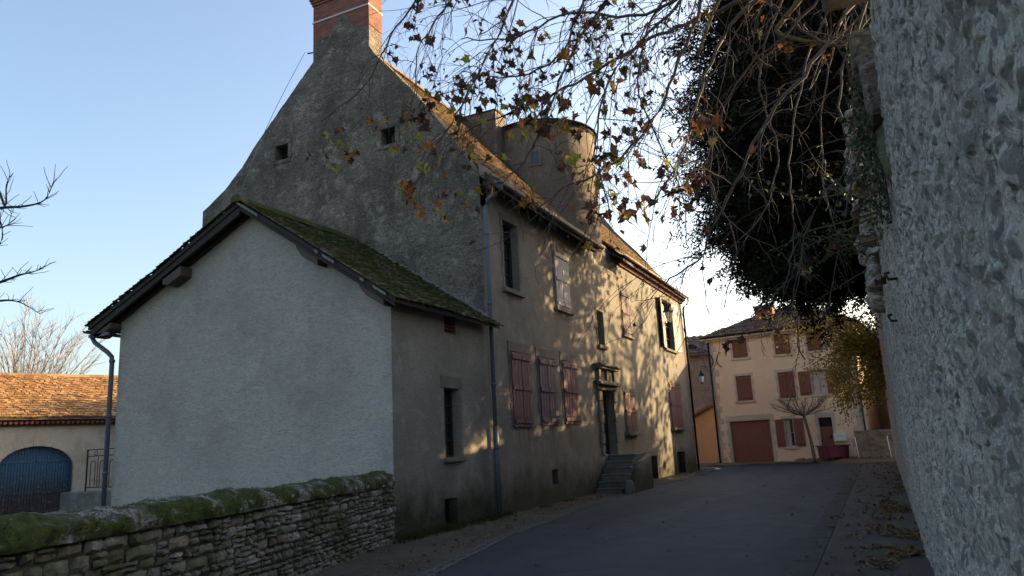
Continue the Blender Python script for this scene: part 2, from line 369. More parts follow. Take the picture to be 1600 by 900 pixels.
def tag(o, label=None, cat=None, group=None, kind=None):
    for k, v in (('label', label), ('category', cat), ('group', group), ('kind', kind)):
        if v: o[k] = v
    return o
def thing(name, loc, label, cat, group=None, rz=0.0):
    o = bpy.data.objects.new(name, None); o.empty_display_size = .2; col.objects.link(o); o.location = loc; o.rotation_euler[2] = rz
    return tag(o, label, cat, group)
class Part:
    """parts of one thing, built in world metres (or in the thing's own frame when local)"""
    def __init__(s, root, local=False): s.root = root; s.off = (0, 0, 0) if local else tuple(root.location)
    def __call__(s, mb, name, mat, parent=None, label=None, **kw):
        o = mb.build(name, mat, parent or s.root, s.off, **kw)
        if label: o['label'] = label
        return o

def wall_holes(mb, fr, u0, u1, z0, z1, holes, depth=.28):
    """a wall sheet with window openings and their reveals; fr(u, d, z), d outwards"""
    us = sorted({u0, u1, *[h[0] for h in holes], *[h[1] for h in holes]}); zs = sorted({z0, z1, *[h[2] for h in holes], *[h[3] for h in holes]})
    for a, b in zip(us, us[1:]):
        for c, d in zip(zs, zs[1:]):
            um, zm = (a+b)/2, (c+d)/2
            if any(h[0] < um < h[1] and h[2] < zm < h[3] for h in holes): continue
            mb.quad(fr(a, 0, c), fr(b, 0, c), fr(b, 0, d), fr(a, 0, d))
    for a, b, c, d in holes:
        mb.quad(fr(a, 0, c), fr(a, -depth, c), fr(a, -depth, d), fr(a, 0, d)); mb.quad(fr(b, 0, c), fr(b, 0, d), fr(b, -depth, d), fr(b, -depth, c))
        mb.quad(fr(a, 0, d), fr(a, -depth, d), fr(b, -depth, d), fr(b, 0, d)); mb.quad(fr(a, 0, c), fr(b, 0, c), fr(b, -depth, c), fr(a, -depth, c))

def tiles(mb, o, eu, ev, W, L, tw, ex, th=.018, jit=.3, clip=None, curve=None, sag=0.0, seed=1):
    """overlapping roof tiles: o lower corner, eu along the eaves, ev up the slope"""
    rg = random.Random(seed); o = Vector(o); eu = Vector(eu).normalized(); ev = Vector(ev).normalized(); n = eu.cross(ev)
    if n.z < 0: n = -n
    nv = int(L/ex)+1; nu = int(W/tw)+1
    for j in range(nv):
        for i in range(-1, nu+1):
            u = i*tw+(tw/2 if j % 2 else 0)+rg.uniform(-1, 1)*tw*.06*jit*3; v = j*ex+rg.uniform(-1, 1)*ex*.10*jit*3
            a, b = max(u, 0), min(u+tw*.97, W)
            if b-a < tw*.2: continue
            v1 = min(v+ex*1.5, L)
            if v1-v < .01: continue
            if clip and not clip((a+b)/2, (v+v1)/2): continue
            h = th*(1+rg.uniform(-.3, .9)*jit); tl = rg.uniform(-1, 1)*th*.5*jit
            wv = sag*math.sin(u*1.3+j*.05) if sag else 0
            def pt(uu, vv, hh):
                p = o+eu*uu+ev*vv+n*(hh+wv)
                return curve(p) if curve else p
            mb.add([pt(a, v, h+tl), pt(b, v, h-tl), pt(b, v1, .002), pt(a, v1, .002), pt(a, v, 0), pt(b, v, 0)],
                   [(0, 1, 2, 3), (4, 5, 1, 0), (4, 0, 3), (5, 2, 1)])
    return mb

def shutter_leaf(mb, fr, u0, u1, z0, z1, d, th=.035, planks=3, battens=(.07, .5, .93), bh=.10):
    w_ = (u1-u0)/planks
    for i in range(planks): mb.box(u0+i*w_+.004, u0+(i+1)*w_-.004, d, d+th, z0+random.uniform(0, .01), z1-random.uniform(0, .012), fr)
    for b in battens:
        zc = z0+(z1-z0)*b
        mb.box(u0+.006, u1-.006, d+th+.001, d+th+.03, zc-bh/2, zc+bh/2, fr)

# ------------------------------------------------------------------ ground, road, pavements
g = MB()
GXZ = [(-600, -1.45), (-23, -1.45), (-19.5, -1.2), (-16.2, -.012), (600, -.012)]      # the barn yard lies lower than the street
g.add([(x, y, z) for x, z in GXZ for y in (-600, 600)], [(2*i, 2*i+2, 2*i+3, 2*i+1) for i in range(4)])
g.build('ground', 'field', kind='structure')
def lerp_tab(tab, y):
    for (y0, a), (y1, b) in zip(tab, tab[1:]):
        if y <= y1: return a+(b-a)*max(0, (y-y0))/(y1-y0)
    return tab[-1][1]
ROADL = [(-30, -3.2), (2, -4.15), (8.93, -5.46), (12.6, -6.2), (21.6, -7.0), (33, -7.0), (36.6, -7.05)]
def rl(y): return lerp_tab(ROADL, y)
ROADR = -1.17
r = MB()
ys = [-30+i*.8 for i in range(84)]
prev = None
pts_l, pts_r = [], []
for y in ys:
    if y > 36.5: break
    pts_l.append((rl(y), y)); pts_r.append((ROADR, y))
n = len(pts_l)
P = [(x, y, .004) for x, y in pts_l]+[(x, y, .004) for x, y in pts_r]
r.add(P, [(i, n+i, n+i+1, i+1) for i in range(n-1)])
yl = pts_l[-1][1]
arc = [(-7.05, yl)]+[(-8.25+1.2*math.cos(a), yl+1.2*math.sin(a)) for a in [RAD(t) for t in (20, 45, 70, 90)]]+[(-30, yl+3.0)]
oarc = [(ROADR, yl)]+[(-3.6+2.43*math.cos(a), yl+1.2+2.9*math.sin(a)) for a in [RAD(t) for t in (0, 25, 50, 75, 90)]]
poly = [(x, y, .004) for x, y in arc]+[(-30, yl+6.2, .004), (-9, yl+4.7, .004)]+[(x, y, .004) for x, y in oarc[::-1]]
r.add(poly, [tuple(range(len(poly)))])
r.build('road', 'road', kind='structure')
# left verge: stony strip with a little relief
vg = MB(); U = 10; rows = [i*.35-25 for i in range(178)]
P = []
for y in rows:
    xr = rl(y)-.26
    xl = -8.35 if y > 11 else -8.6
    for k in range(U+1):
        x = xl+(xr-xl)*k/U; z = .012+.045*(1-k/U)+.035*mnoise.noise((x*1.7, y*1.7, 0))+.02*mnoise.noise((x*6, y*6, 3))
        P.append((x, y, max(.002, z) if k < U else .002))
vg.add(P, [(j*(U+1)+k, j*(U+1)+k+1, (j+1)*(U+1)+k+1, (j+1)*(U+1)+k) for j in range(len(rows)-1) for k in range(U)])
vg.build('verge', 'verge', kind='structure', smooth=True)
gs = MB()
y = -6.0
while y < 36.3:
    L = random.uniform(.10, .17); x = rl(y)
    sl_ = rl(y+L)-x
    for k in range(2):
        a = x-.25+k*.125; z = .022+random.uniform(-.008, .008)
        gs.add([(a+.006, y+.006, -.004), (a+.119, y+.006, -.004), (a+.119+sl_, y+L-.006, -.004), (a+.006+sl_, y+L-.006, -.004),
                (a+.012, y+.012, z), (a+.112, y+.012, z), (a+.112+sl_, y+L-.012, z+.004), (a+.012+sl_, y+L-.012, z)],
               [(0, 1, 5, 4), (1, 2, 6, 5), (2, 3, 7, 6), (3, 0, 4, 7), (4, 5, 6, 7)])
    y += L
gs.build('gutter_paving', 'gutterstone', kind='structure')
pv = MB(); pv.box(ROADR+.32, .9, -30, 38.0, -.01, .055); pv.build('pavement', 'pave', kind='structure', bevel=.012)
kb = MB(); y = -20.0
while y < 37:
    L = random.uniform(.85, 1.15); kb.box(ROADR+.002, ROADR+.315, y+.006, y+L-.006, -.01, .03+random.uniform(-.004, .004)); y += L
kb.build('kerb', 'kerb', kind='structure', bevel=.014)
bank = MB(); NX, NY = 60, 14; P = []
for j in range(NY+1):
    for i in range(NX+1):
        x = -9.2+i*.22; y0 = (41.2 if x < -3.4 else 41.2-(x+3.4)*1.5) if x < -1.2 else 38.0
        y = y0+(47-y0)*j/NY
        P.append((x, y, .01+min(1, j/3)*.16*(1 if x > -4 else .5)+.03*mnoise.noise((x*2, y*2, 1))))
bank.add(P, [(j*(NX+1)+i, j*(NX+1)+i+1, (j+1)*(NX+1)+i+1, (j+1)*(NX+1)+i) for j in range(NY) for i in range(NX)])
bank.build('far_pavement', 'leafbank', kind='structure', smooth=True)
mk = MB(); pr = [(-7.3, 35.6), (-7.1, 37.2), (-7.6, 38.6), (-9.2, 39.3), (-16, 39.8)]
for (xa, ya), (xb, yb) in zip(pr, pr[1:]):
    t = Vector((xb-xa, yb-ya, 0)).normalized(); nrm = Vector((-t.y, t.x, 0))*.09
    mk.quad(Vector((xa, ya, .009))-nrm, Vector((xb, yb, .009))-nrm, Vector((xb, yb, .009))+nrm, Vector((xa, ya, .009))+nrm)
mk.build('road_marking', 'paint', kind='structure')

# ------------------------------------------------------------------ the long house
HY0, HY1 = 15.4, 36.5
house = thing('long_house', (-12.6, 26, 0), 'long old rendered house along the street with a round tower and tall brick chimney', 'house')
H = Part(house)
FX = -8.0
fs = lambda u, d, z: (FX+d, u, z)             # street face: u along Y, d outwards
DEP = .26
win = dict(U1=(16.56, 17.42, 5.5, 7.3), U2=(19.95, 21.0, 5.5, 7.22), T=(23.45, 24.1, 4.72, 5.9), U3=(26.35, 27.35, 5.42, 7.05), U4=(32.45, 34.3, 5.47, 7.7),
           S1=(16.66, 17.73, 2.06, 3.9), S2=(18.35, 19.42, 2.1, 3.9), S3=(20.04, 21.12, 2.13, 3.93), D=(23.25, 24.45, 1.15, 3.22), W5=(25.81, 26.99, 1.85, 3.3), W6=(32.4, 34.4, 2.0, 3.95),
           B1=(27.95, 29.45, .02, .93), B2=(32.7, 34.2, .02, .95), V=(18.87, 19.31, .52, .91))
mb = MB(); wall_holes(mb, fs, HY0, HY1, -.05, 8.45, list(win.values()), DEP)
H(mb, 'street_wall', 'facade', fixn=False)
for o_ in col.objects:
    pass
# ridge profile of the gable (x, z)
RIDGE = (-11.9, 13.55)
GPROF = [(-17.4, -1.5), (-17.4, 8.92), (-16.55, 9.42), (-15.85, 10.02), (-15.4, 10.55), (-12.1, 13.72), (-11.9, 13.60), (-11.1, 12.33), (-9.95, 10.98), (-9.0, 9.68), (-8.4, 8.78), (-8.0, 8.12), (-8.0, -.05)]
gw = [(-14.56, -14.10, 9.92, 10.36), (-10.88, -10.44, 9.55, 10.0)]
def gable_sheet(y, holes, dep):
    mb = MB()
    def top(x):
        for (xa, za), (xb, zb) in zip(GPROF[1:], GPROF[2:-1]):
            if xa <= x <= xb: return za+(zb-za)*(x-xa)/(xb-xa+1e-9)
        return 8.12
    xs = sorted({*[g_[0] for g_ in GPROF], *[h[0] for h in holes], *[h[1] for h in holes]}); zs = sorted({-1.5, *[h[2] for h in holes], *[h[3] for h in holes]})
    fine = []
    for a, b in zip(xs, xs[1:]):
        k = max(1, int((b-a)/.4)); fine += [a+(b-a)*i/k for i in range(k)]
    fine.append(xs[-1])
    for a, b in zip(fine, fine[1:]):
        xm = (a+b)/2; cuts = [-1.5]
        hs = [h for h in holes if h[0] < xm < h[1]]
        if hs:
            h = hs[0]; mb.quad((a, y, -1.5), (b, y, -1.5), (b, y, h[2]), (a, y, h[2])); mb.quad((a, y, h[3]), (b, y, h[3]), (b, y, top(b)), (a, y, top(a)))
        else: mb.quad((a, y, -1.5), (b, y, -1.5), (b, y, top(b)), (a, y, top(a)))
    for a, b, c, d in holes:
        for q in (((a, c), (a, d)), ((b, c), (b, d)), ((a, c), (b, c)), ((a, d), (b, d))):
            (xa, za), (xb, zb) = q; mb.quad((xa, y, za), (xb, y, zb), (xb, y+dep, zb), (xa, y+dep, za))
    return mb
H(gable_sheet(HY0, gw, .3), 'gable_wall', 'gable', fixn=False)
mb = MB(); gp = GPROF[1:-1]
for (xa, za), (xb, zb) in zip(gp, gp[1:]):          # the gable stands proud of the roof as a coped parapet
    nseg = max(1, int(math.hypot(xb-xa, zb-za)/.3))
    for i in range(nseg):
        t0, t1 = i/nseg, (i+1)/nseg; p0 = (xa+(xb-xa)*t0, za+(zb-za)*t0+random.uniform(0, .03)); p1 = (xa+(xb-xa)*t1, za+(zb-za)*t1+random.uniform(0, .03))
        mb.prism([p0, p1, (p1[0], p1[1]-.75), (p0[0], p0[1]-.75)], HY0+.004, HY0+.36+random.uniform(-.02, .02), lambda p, q, t: (p, t, q))
H(mb, 'gable_coping', 'gable')
H(gable_sheet(HY1, [], .3), 'gable_wall', 'facade', fixn=False)
mb = MB(); mb.quad((-17.4, HY0, -1.5), (-17.4, HY1, -1.5), (-17.4, HY1, 8.9), (-17.4, HY0, 8.9)); H(mb, 'rear_wall', 'facade', fixn=False)
for a, b, c, d in gw:
    sv = MB()
    for (x0, x1, z0, z1) in ((a-.14, b+.14, d+.005, d+.17), (a-.13, a-.005, c, d), (b+.005, b+.13, c, d), (a-.1, b+.1, c-.12, c-.005)):
        sv.box(x0, x1, HY0-.03, HY0+.02, z0, z1)
    wo = H(sv, 'window', 'gable', bevel=.012)
    p = MB(); p.box(a, b, HY0+.24, HY0+.26, c, d); H(p, 'pane', 'black', wo)
# roofs
def slope_slab(mb, prof, y0, y1, th):
    n_ = len(prof); low = [(x, z-th) for x, z in prof]
    poly = prof+low[::-1]
    return mb.prism(poly, y0, y1, lambda p, q, t: (p, t, q))
LP = [(-17.55, 8.70), (-16.5, 9.22), (-15.6, 10.05), (-11.9, 13.03)]
RPn = [(-11.9, 13.03), (-8.4, 8.72), (-7.58, 7.88)]
RPf = [(-11.9, 13.03), (-8.4, 8.95), (-7.70, 8.36)]
mb = MB()
slope_slab(mb, LP, HY0+.3, HY1+.12, .14); slope_slab(mb, RPn, HY0+.3, 23.15, .14); slope_slab(mb, RPf, 25.25, HY1+.12, .07); slope_slab(mb, [(-11.9, 13.03), (-10.9, 11.85)], 23.15, 25.25, .07)
deck = H(mb, 'roof', 'wood')
tm = MB()
def slope_tiles(mb, prof, y0, y1, seed, tw=.19, ex=.125):
    for i, ((xa, za), (xb, zb)) in enumerate(zip(prof, prof[1:])):
        if za > zb: (xa, za), (xb, zb) = (xb, zb), (xa, za)
        v = Vector((xb-xa, 0, zb-za)); L = v.length
        tiles(mb, (xa, y0, za+.004), (0, 1, 0), v, y1-y0, L, tw, ex, .022, .5, sag=.012, seed=seed+i)
slope_tiles(tm, RPn, HY0+.3, 23.15, 1); slope_tiles(tm, RPf, 25.25, HY1+.14, 3); slope_tiles(tm, LP, HY0+.3, HY1+.14, 5)
y = HY0+.4
while y < HY1:
    mb2 = [(-11.9+.13*math.cos(a), 12.98+.14*math.sin(a)) for a in [RAD(t) for t in (0, 45, 90, 135, 180)]]
    tm.prism(mb2, y, y+.37, lambda p, q, t: (p, t, q+random.uniform(-.006, .006))); y += .36
H(tm, 'tiles', 'maintile', deck, fixn=False)
# eaves of the near half: rafters, board, gutter
ra = MB(); y = HY0+.15
while y < 23.0:
    ra = MB(); ra.prism([(-8.15, 8.2), (-7.66, 7.76), (-7.66, 7.66), (-8.15, 8.04)], y, y+.09, lambda p, q, t: (p, t, q)); y += .48
    H(ra, 'rafter_end', 'darkwood', deck)
def gutter(mb, x, y0, y1, z, r=.075):
    pr = [(r*math.cos(RAD(a)), r*math.sin(RAD(a))) for a in range(180, 361, 20)]; pr2 = [(p*.88, q*.88) for p, q in pr[::-1]]
    return mb.prism(pr+pr2, y0, y1, lambda p, q, t: (x+p, t, z+q))
H(gutter(MB(), -7.5, HY0-.05, 23.1, 7.9), 'gutter', 'zinc')
# moulded cornice under the far eaves
co = MB()
co.prism([(-8.0, 8.02), (-7.93, 8.02), (-7.90, 8.12), (-7.83, 8.14), (-7.82, 8.22), (-7.74, 8.25), (-7.74, 8.31), (-8.0, 8.31)], 26.2, HY1+.05, lambda p, q, t: (p, t, q))
y = 26.25
while y < HY1: co.box(-7.9, -7.76, y, y+.10, 8.135, 8.215); y += .22
H(co, 'cornice', 'brickpart')
H(gutter(MB(), -7.63, 25.9, HY1+.1, 8.33, .055), 'gutter', 'gutterlight')
ld = MB(); slope_slab(ld, [(-7.95, 8.36), (-7.45, 7.98)], 25.3, 26.6, .09); H(ld, 'broken_eave', 'darkwood')
# downpipes
def pipe(pts, r, rings=()):
    mb = MB(); mb.tube(pts, r, 10)
    for p in rings: mb.lathe([(r*1.0, p[2]-.035), (r*1.3, p[2]-.03), (r*1.3, p[2]+.03), (r*1.0, p[2]+.035)], p, 10)
    return mb
H(pipe([(-7.5, 15.55, 7.86), (-7.5, 15.55, 7.72), (-7.62, 15.5, 7.6), (-7.82, 15.42, 7.48), (-7.86, 15.40, 7.3), (-7.86, 15.40, .02)], .05, [(-7.86, 15.40, z) for z in (6.6, 4.9, 3.0, 1.55)]), 'downpipe', 'zinc', smooth=True)
cp = MB(); cp.tube([(-7.86, 15.40, 2.05), (-7.86, 15.40, .02)], .062, 10); H(cp, 'pipe_guard', 'zinc', smooth=True)
H(pipe([(-7.63, 36.5, 8.3), (-7.63, 36.5, 8.14), (-7.7, 36.48, 7.98), (-7.86, 36.4, 7.85), (-7.9, 36.38, 7.65), (-7.9, 36.38, .02)], .05, [(-7.9, 36.38, z) for z in (6, 4, 2)]), 'downpipe', 'iron', smooth=True)
# chimneys
cw0, cw1, cy0, cy1 = -13.22, -11.25, HY0+.004, 16.05
mb = MB(); mb.box(cw0, cw1, cy0, cy1, 13.28, 14.42); mb.box(cw0-.03, cw1+.03, cy0-.03, cy1+.03, 14.422, 14.5); mb.box(cw0-.06, cw1+.06, cy0-.06, cy1+.06, 14.502, 14.58); mb.box(cw0-.09, cw1+.09, cy0-.09, cy1+.09, 14.582, 14.68)
ch = H(mb, 'chimney', 'brick', bevel=.01, label='tall brick chimney on the near gable')
mb = MB(); mb.box(cw0+.003, cw1-.003, cy0-.012, cy1, 12.0, 13.278)
mb.prism([(-12.9, 12.9), (-12.62, 13.35), (-12.35, 13.75), (-12.15, 13.86), (-11.95, 13.72), (-11.6, 13.2), (-11.3, 12.78)], cy0-.0125, cy0+.02, lambda p, q, t: (p, t, q))
H(mb, 'rendered_base', 'gable', ch, bevel=.02)
mb = MB(); mb.box(cw0-.012, cw1+.012, cy0-.022, cy1+.012, 13.86, 13.91); H(mb, 'mortar_band', 'whiteband', ch)
mb = MB(); mb.tube([(cw0, cy0+.1, 13.02), (cw0-.25, cy0+.05, 13.03)], .02, 6); H(mb, 'cable_arm', 'iron', ch); mb = MB(); mb.tube([(-12.9, 15.7, 14.6), (-12.9, 15.7, 15.6)], .015, 6); H(mb, 'aerial', 'iron', ch)
mb = MB(); mb.box(-12.0, -10.5, 21.6, 22.4, 10.9, 13.02); mb.prism([(21.5, 13.022), (22.0, 13.16), (22.5, 13.022)], -12.06, -10.44, lambda p, q, t: (t, p, q))
H(mb, 'chimney', 'gable', bevel=.03, label='low rendered chimney beside the round tower')
# round stair tower
TC = (-9.86, 24.1); TR = 1.93
NA, NZ = 64, 44; P = []; tw_ = MB()
for j in range(NZ+1):
    z = 7.2+(12.5-7.2)*j/NZ
    for i in range(NA):
        a = 2*math.pi*i/NA; rr = TR-.12*max(0, 1-(z-7.2)/.9)+.03*mnoise.noise((math.cos(a)*2.2, math.sin(a)*2.2, z*.7))+.012*mnoise.noise((math.cos(a)*9, math.sin(a)*9, z*4))
        P.append((TC[0]+rr*math.cos(a), TC[1]+rr*math.sin(a), z))
tw_.add(P, [(j*NA+i, j*NA+(i+1) % NA, (j+1)*NA+(i+1) % NA, (j+1)*NA+i) for j in range(NZ) for i in range(NA)])
tower = H(tw_, 'tower', 'tower', smooth=True)
mb = MB(); mb.lathe([(TR+.01, 12.44), (TR+.05, 12.48), (TR+.07, 12.54), (TR+.15, 12.55), (TR+.15, 12.575), (.9, 12.66), (0.02, 12.7)], TC, 48); H(mb, 'tower_roof', 'darkwood', tower, smooth=False)
mb = MB(); th = math.radians(-75); cx_, cy_ = TC[0]+TR*math.cos(th), TC[1]+TR*math.sin(th)
ex_, ey_ = -math.sin(th), math.cos(th)
ft = lambda u, d, z: (cx_+ex_*u+math.cos(th)*d, cy_+ey_*u+math.sin(th)*d, z)
mb.box(-.22, .22, -.05, .045, 10.9, 11.5, ft); sw = H(mb, 'window', 'stone', tower, bevel=.01)
mb = MB(); mb.box(-.13, .13, .0, .052, 11.0, 11.42, ft); H(mb, 'pane', 'glass', tower)
# openings of the street face
def surround(fr, a, b, c, d, wd=.15, pr=.018, sill=.08, head=None):
    mb = MB(); head = head or wd
    mb.box(a-wd, b+wd, -.02, pr, d+.003, d+head, fr)
    z = c; k = 0
    while z < d-.02:
        h = min(random.uniform(.24, .38), d-z); e = wd if k % 2 else wd*.65
        mb.box(a-e, a-.003, -.02, pr, z+.003, z+h-.003, fr); mb.box(b+.003, b+e, -.02, pr, z+.003, z+h-.003, fr); z += h; k += 1
    if sill: mb.box(a-wd, b+wd, -.05, pr+sill, c-.12, c-.003, fr)
    return mb
def casement(fr, a, b, c, d, P_, parent, nv=3, dep=DEP, mat='darkwood', glass='glass'):
    p = MB(); p.box(a+.01, b-.01, -dep+.015, -dep+.03, c+.01, d-.01, fr); P_(p, 'pane', glass, parent)
    f = MB(); t = .05
    for (x0, x1, z0, z1) in ((a, a+t, c, d), (b-t, b, c, d), (a+t, b-t, c, c+t), (a+t, b-t, d-t, d), ((a+b)/2-.03, (a+b)/2+.03, c+t, d-t)): f.box(x0, x1, -dep+.032, -dep+.075, z0, z1, fr)
    for i in range(1, nv):
        z = c+(d-c)*i/nv
        f.box(a+t, (a+b)/2-.031, -dep+.032, -dep+.065, z-.014, z+.014, fr); f.box((a+b)/2+.031, b-t, -dep+.032, -dep+.065, z-.014, z+.014, fr)
    return P_(f, 'frame', mat, parent)
def window(key, mats='stone', glass='glass', nv=4, **kw):
    a, b, c, d = win[key]; o = H(surround(fs, a, b, c, d, **kw), 'window', mats, bevel=.008); casement(fs, a, b, c, d, H, o, nv, glass=glass); return o
def pair(key, mat, lab=None, gap=.012, d=.01, strap=True, battens=(.08, .52, .93)):
    a, b, c, d_ = win[key]; m_ = (a+b)/2
    for x0, x1 in ((a-.02, m_-gap), (m_+gap, b+.02)):
        mb = MB(); shutter_leaf(mb, fs, x0, x1, c-.03, d_-.01, d, battens=battens); o = H(mb, 'shutter', mat, label=lab, bevel=.004)
        if strap:
            for zf in (battens[0], battens[-1]):
                h = MB(); z = c+(d_-c)*zf+.055; h.box(x0+.01, x1-.01, d+.066, d+.074, z, z+.022, fs); H(h, 'hinge_strap', 'iron', o)
window('U1'); window('U2'); window('T', wd=.12); window('U3'); window('U4'); window('W5', sill=.14, wd=.12); window('W6', sill=.16)
for k_ in ('S1', 'S2', 'S3'): window(k_, wd=.14, sill=.0, head=.26)
pair('U2', 'greyshut', 'pale grey shutter, closed'); pair('S1', 'purple', 'mauve shutter, closed'); pair('S2', 'purple2', 'dull purple shutter, closed'); pair('S3', 'purple', 'mauve shutter, closed'); pair('W5', 'purple', 'mauve shutter, closed'); pair('W6', 'purple', 'mauve shutter, closed')
def open_leaf(key, side, ang, mat, wid=None, lab=None):
    """shutter leaf swung out about the jamb"""
    a, b, c, d = win[key]; wd_ = wid or (b-a)/2; u0 = a if side < 0 else b
    ca, sa = math.cos(RAD(ang)), math.sin(RAD(ang))
    fr = lambda u, dd, z: fs(u0+side*(-u*ca)+side*dd*sa*1.0, u*sa+dd*ca+.02, z)
    mb = MB(); shutter_leaf(mb, fr, 0, wd_, c, d, 0); return H(mb, 'shutter', mat, label=lab, bevel=.004)
open_leaf('U3', 1, 176, 'greyshut', .16, 'narrow pale shutter, folded back')
pair('U3', 'brownshut', 'dark brown shutter, closed')
open_leaf('U4', -1, 168, 'greyshut', .8, 'pale shutter, half open'); open_leaf('U4', 1, 172, 'greyshut', .8, 'pale shutter, half open')

mb = MB(); mb.box(win['U4'][0]+.5, win['U4'][1]-.7, -.2, -.19, win['U4'][2]+.02, win['U4'][3]-.1, fs); H(mb, 'curtain', 'curtain')
# carved doorway
a, b, c, d = win['D']; mb = MB()
z = c; k = 0
while z < d-.05:
    h = min(.34, d-z); e = .34 if k % 2 else .27
    mb.box(a-e, a-.003, -.02, .06+(.02 if k % 2 else 0), z+.012, z+h-.012, fs); mb.box(b+.003, b+e, -.02, .06+(.02 if k % 2 else 0), z+.012, z+h-.012, fs); z += h; k += 1
mb.box(a-.34, b+.34, -.02, .08, d+.003, d+.16, fs); mb.box(a-.42, b+.42, -.02, .22, d+.163, d+.25, fs); mb.box(a-.5, b+.5, -.02, .16, d+.253, d+.30, fs)
mb.box(a-.30, b+.30, -.02, .05, d+.303, d+.68, fs)
for u in (a-.28, (a+b)/2-.12, b+.05): mb.box(u, u+.2, .05, .12, d+.31, d+.67, fs)
mb.box(a-.42, b+.42, -.02, .20, d+.683, d+.76, fs); mb.box(a-.5, b+.5, -.02, .28, d+.763, d+.84, fs)
door = H(mb, 'doorway', 'stone', bevel=.012)
mb = MB(); mb.box(a, b, -DEP+.01, -DEP+.04, c, d, fs)
for i in range(2):
    for j in range(3): mb.box(a+.08+i*.56, a+.56+i*.56, -DEP+.041, -DEP+.06, c+.12+j*.66, c+.66+j*.66, fs)
dl = H(mb, 'door', 'darkwood'); mb = MB(); mb.tube([fs(a+.62, -DEP+.06, c+1.0), fs(a+.62, -DEP+.13, c+1.0), fs(a+.72, -DEP+.13, c+1.0)], .012, 6); H(mb, 'handle', 'iron', dl)
# steps rising along the face to the door
st = MB(); n_ = 6
for i in range(n_):
    y0 = 22.15+i*.28; st.box(-7.985, -7.12+random.uniform(-.02, .0), y0, 24.85-.001*i, i*.19+.001*i, (i+1)*.19, None)
    st.box(-7.98, -7.09, y0-.035, y0+.26, (i+1)*.19-.045, (i+1)*.19+.006)
H(st, 'steps', 'darkstone', bevel=.012)
sp = MB(); sp.prism([(22.5, 0), (22.9, .34), (23.75, .9), (24.86, 1.1), (24.88, 0)], -7.10, -6.93, lambda p, q, t: (t, p, q)); H(sp, 'step_parapet', 'annexside', bevel=.02)
bl = MB(); bl.lathe([(.16, 0), (.15, .25), (.10, .38), (.0, .42)], (-6.98, 22.35), 12); H(bl, 'guard_stone', 'stone', smooth=True)
for k_ in ('B1', 'B2'):
    a, b, c, d = win[k_]; mb = MB(); mb.box(a-.12, b+.12, -.02, .02, d+.003, d+.2, fs); mb.box(a-.13, a-.003, -.02, .02, c, d, fs); mb.box(b+.003, b+.13, -.02, .02, c, d, fs)
    o = H(mb, 'cellar_opening', 'stone', bevel=.01); p = MB(); p.box(a, b, -DEP+.01, -DEP+.03, c, d, fs); H(p, 'cellar_door', 'darkwood', o)
a, b, c, d = win['V']; p = MB(); p.box(a, b, -DEP+.01, -DEP+.02, c, d, fs); H(p, 'vent', 'black')
# ------------------------------------------------------------------ gabled annex
AY0, AY1 = 11.5, 15.36
annex = thing('gabled_annex', (-11.7, 13.4, 0), 'low pale gabled annex with a mossy tile roof against the long house', 'annex')
A = Part(annex)
AX0, AX1 = -15.5, -7.97
ATOP = [(-15.5, 5.02), (-11.55, 6.84), (-7.97, 4.5)]
mb = MB(); NXA = 60
def atop(x):
    return lerp_tab(ATOP, x)
P = []; NZA = 30
for i in range(NXA+1):
    x = AX0+(AX1-AX0)*i/NXA
    for j in range(NZA+1):
        z = -.05+(atop(x)+.05)*j/NZA
        P.append((x, AY0+(.02*mnoise.noise((x*.8, 5, z*.8)) if 0 < i < NXA else 0), z))
mb.add(P, [(i*(NZA+1)+j, (i+1)*(NZA+1)+j, (i+1)*(NZA+1)+j+1, i*(NZA+1)+j+1) for i in range(NXA) for j in range(NZA)])
A(mb, 'end_wall', 'annex', smooth=True, fixn=False)
fa = lambda u, d, z: (AX1+d, u, z)
AW = (13.34, 13.95, 1.42, 2.83); AV = (13.44, 13.93, 4.0, 4.36); AH = (13.25, 13.75, .02, .62)
mb = MB(); wall_holes(mb, fa, AY0, AY1, -.05, 4.6, [AW, AV, AH], .24); A(mb, 'street_wall', 'annexside', fixn=False)
mb = MB(); mb.quad((AX0, AY0, -.05), (AX0, AY1, -.05), (AX0, AY1, 5.15), (AX0, AY0, 5.15)); A(mb, 'rear_wall', 'annex', fixn=False)
mb = MB(); a, b, c, d = AW
mb.box(a-.12, b+.16, -.02, .014, d+.003, d+.26, fa); mb.box(b+.003, b+.12, -.02, .014, c, d, fa); mb.box(a-.08, b+.12, -.02, .09, c-.09, c-.003, fa)
o = A(mb, 'window', 'stone', bevel=.01); casement(fa, a, b, c, d, A, o, 4, .24)
mb = MB(); a, b, c, d = AV; mb.box(a, b, -.2, -.18, c, d, fa)
for i in range(5): mb.box(a, b, -.12, -.02, c+i*.075, c+i*.075+.045, fa)
A(mb, 'brick_vent', 'brickpart')
mb = MB(); a, b, c, d = AH; mb.box(a, b, -.24, -.22, c, d, fa); A(mb, 'drain_hole', 'black')
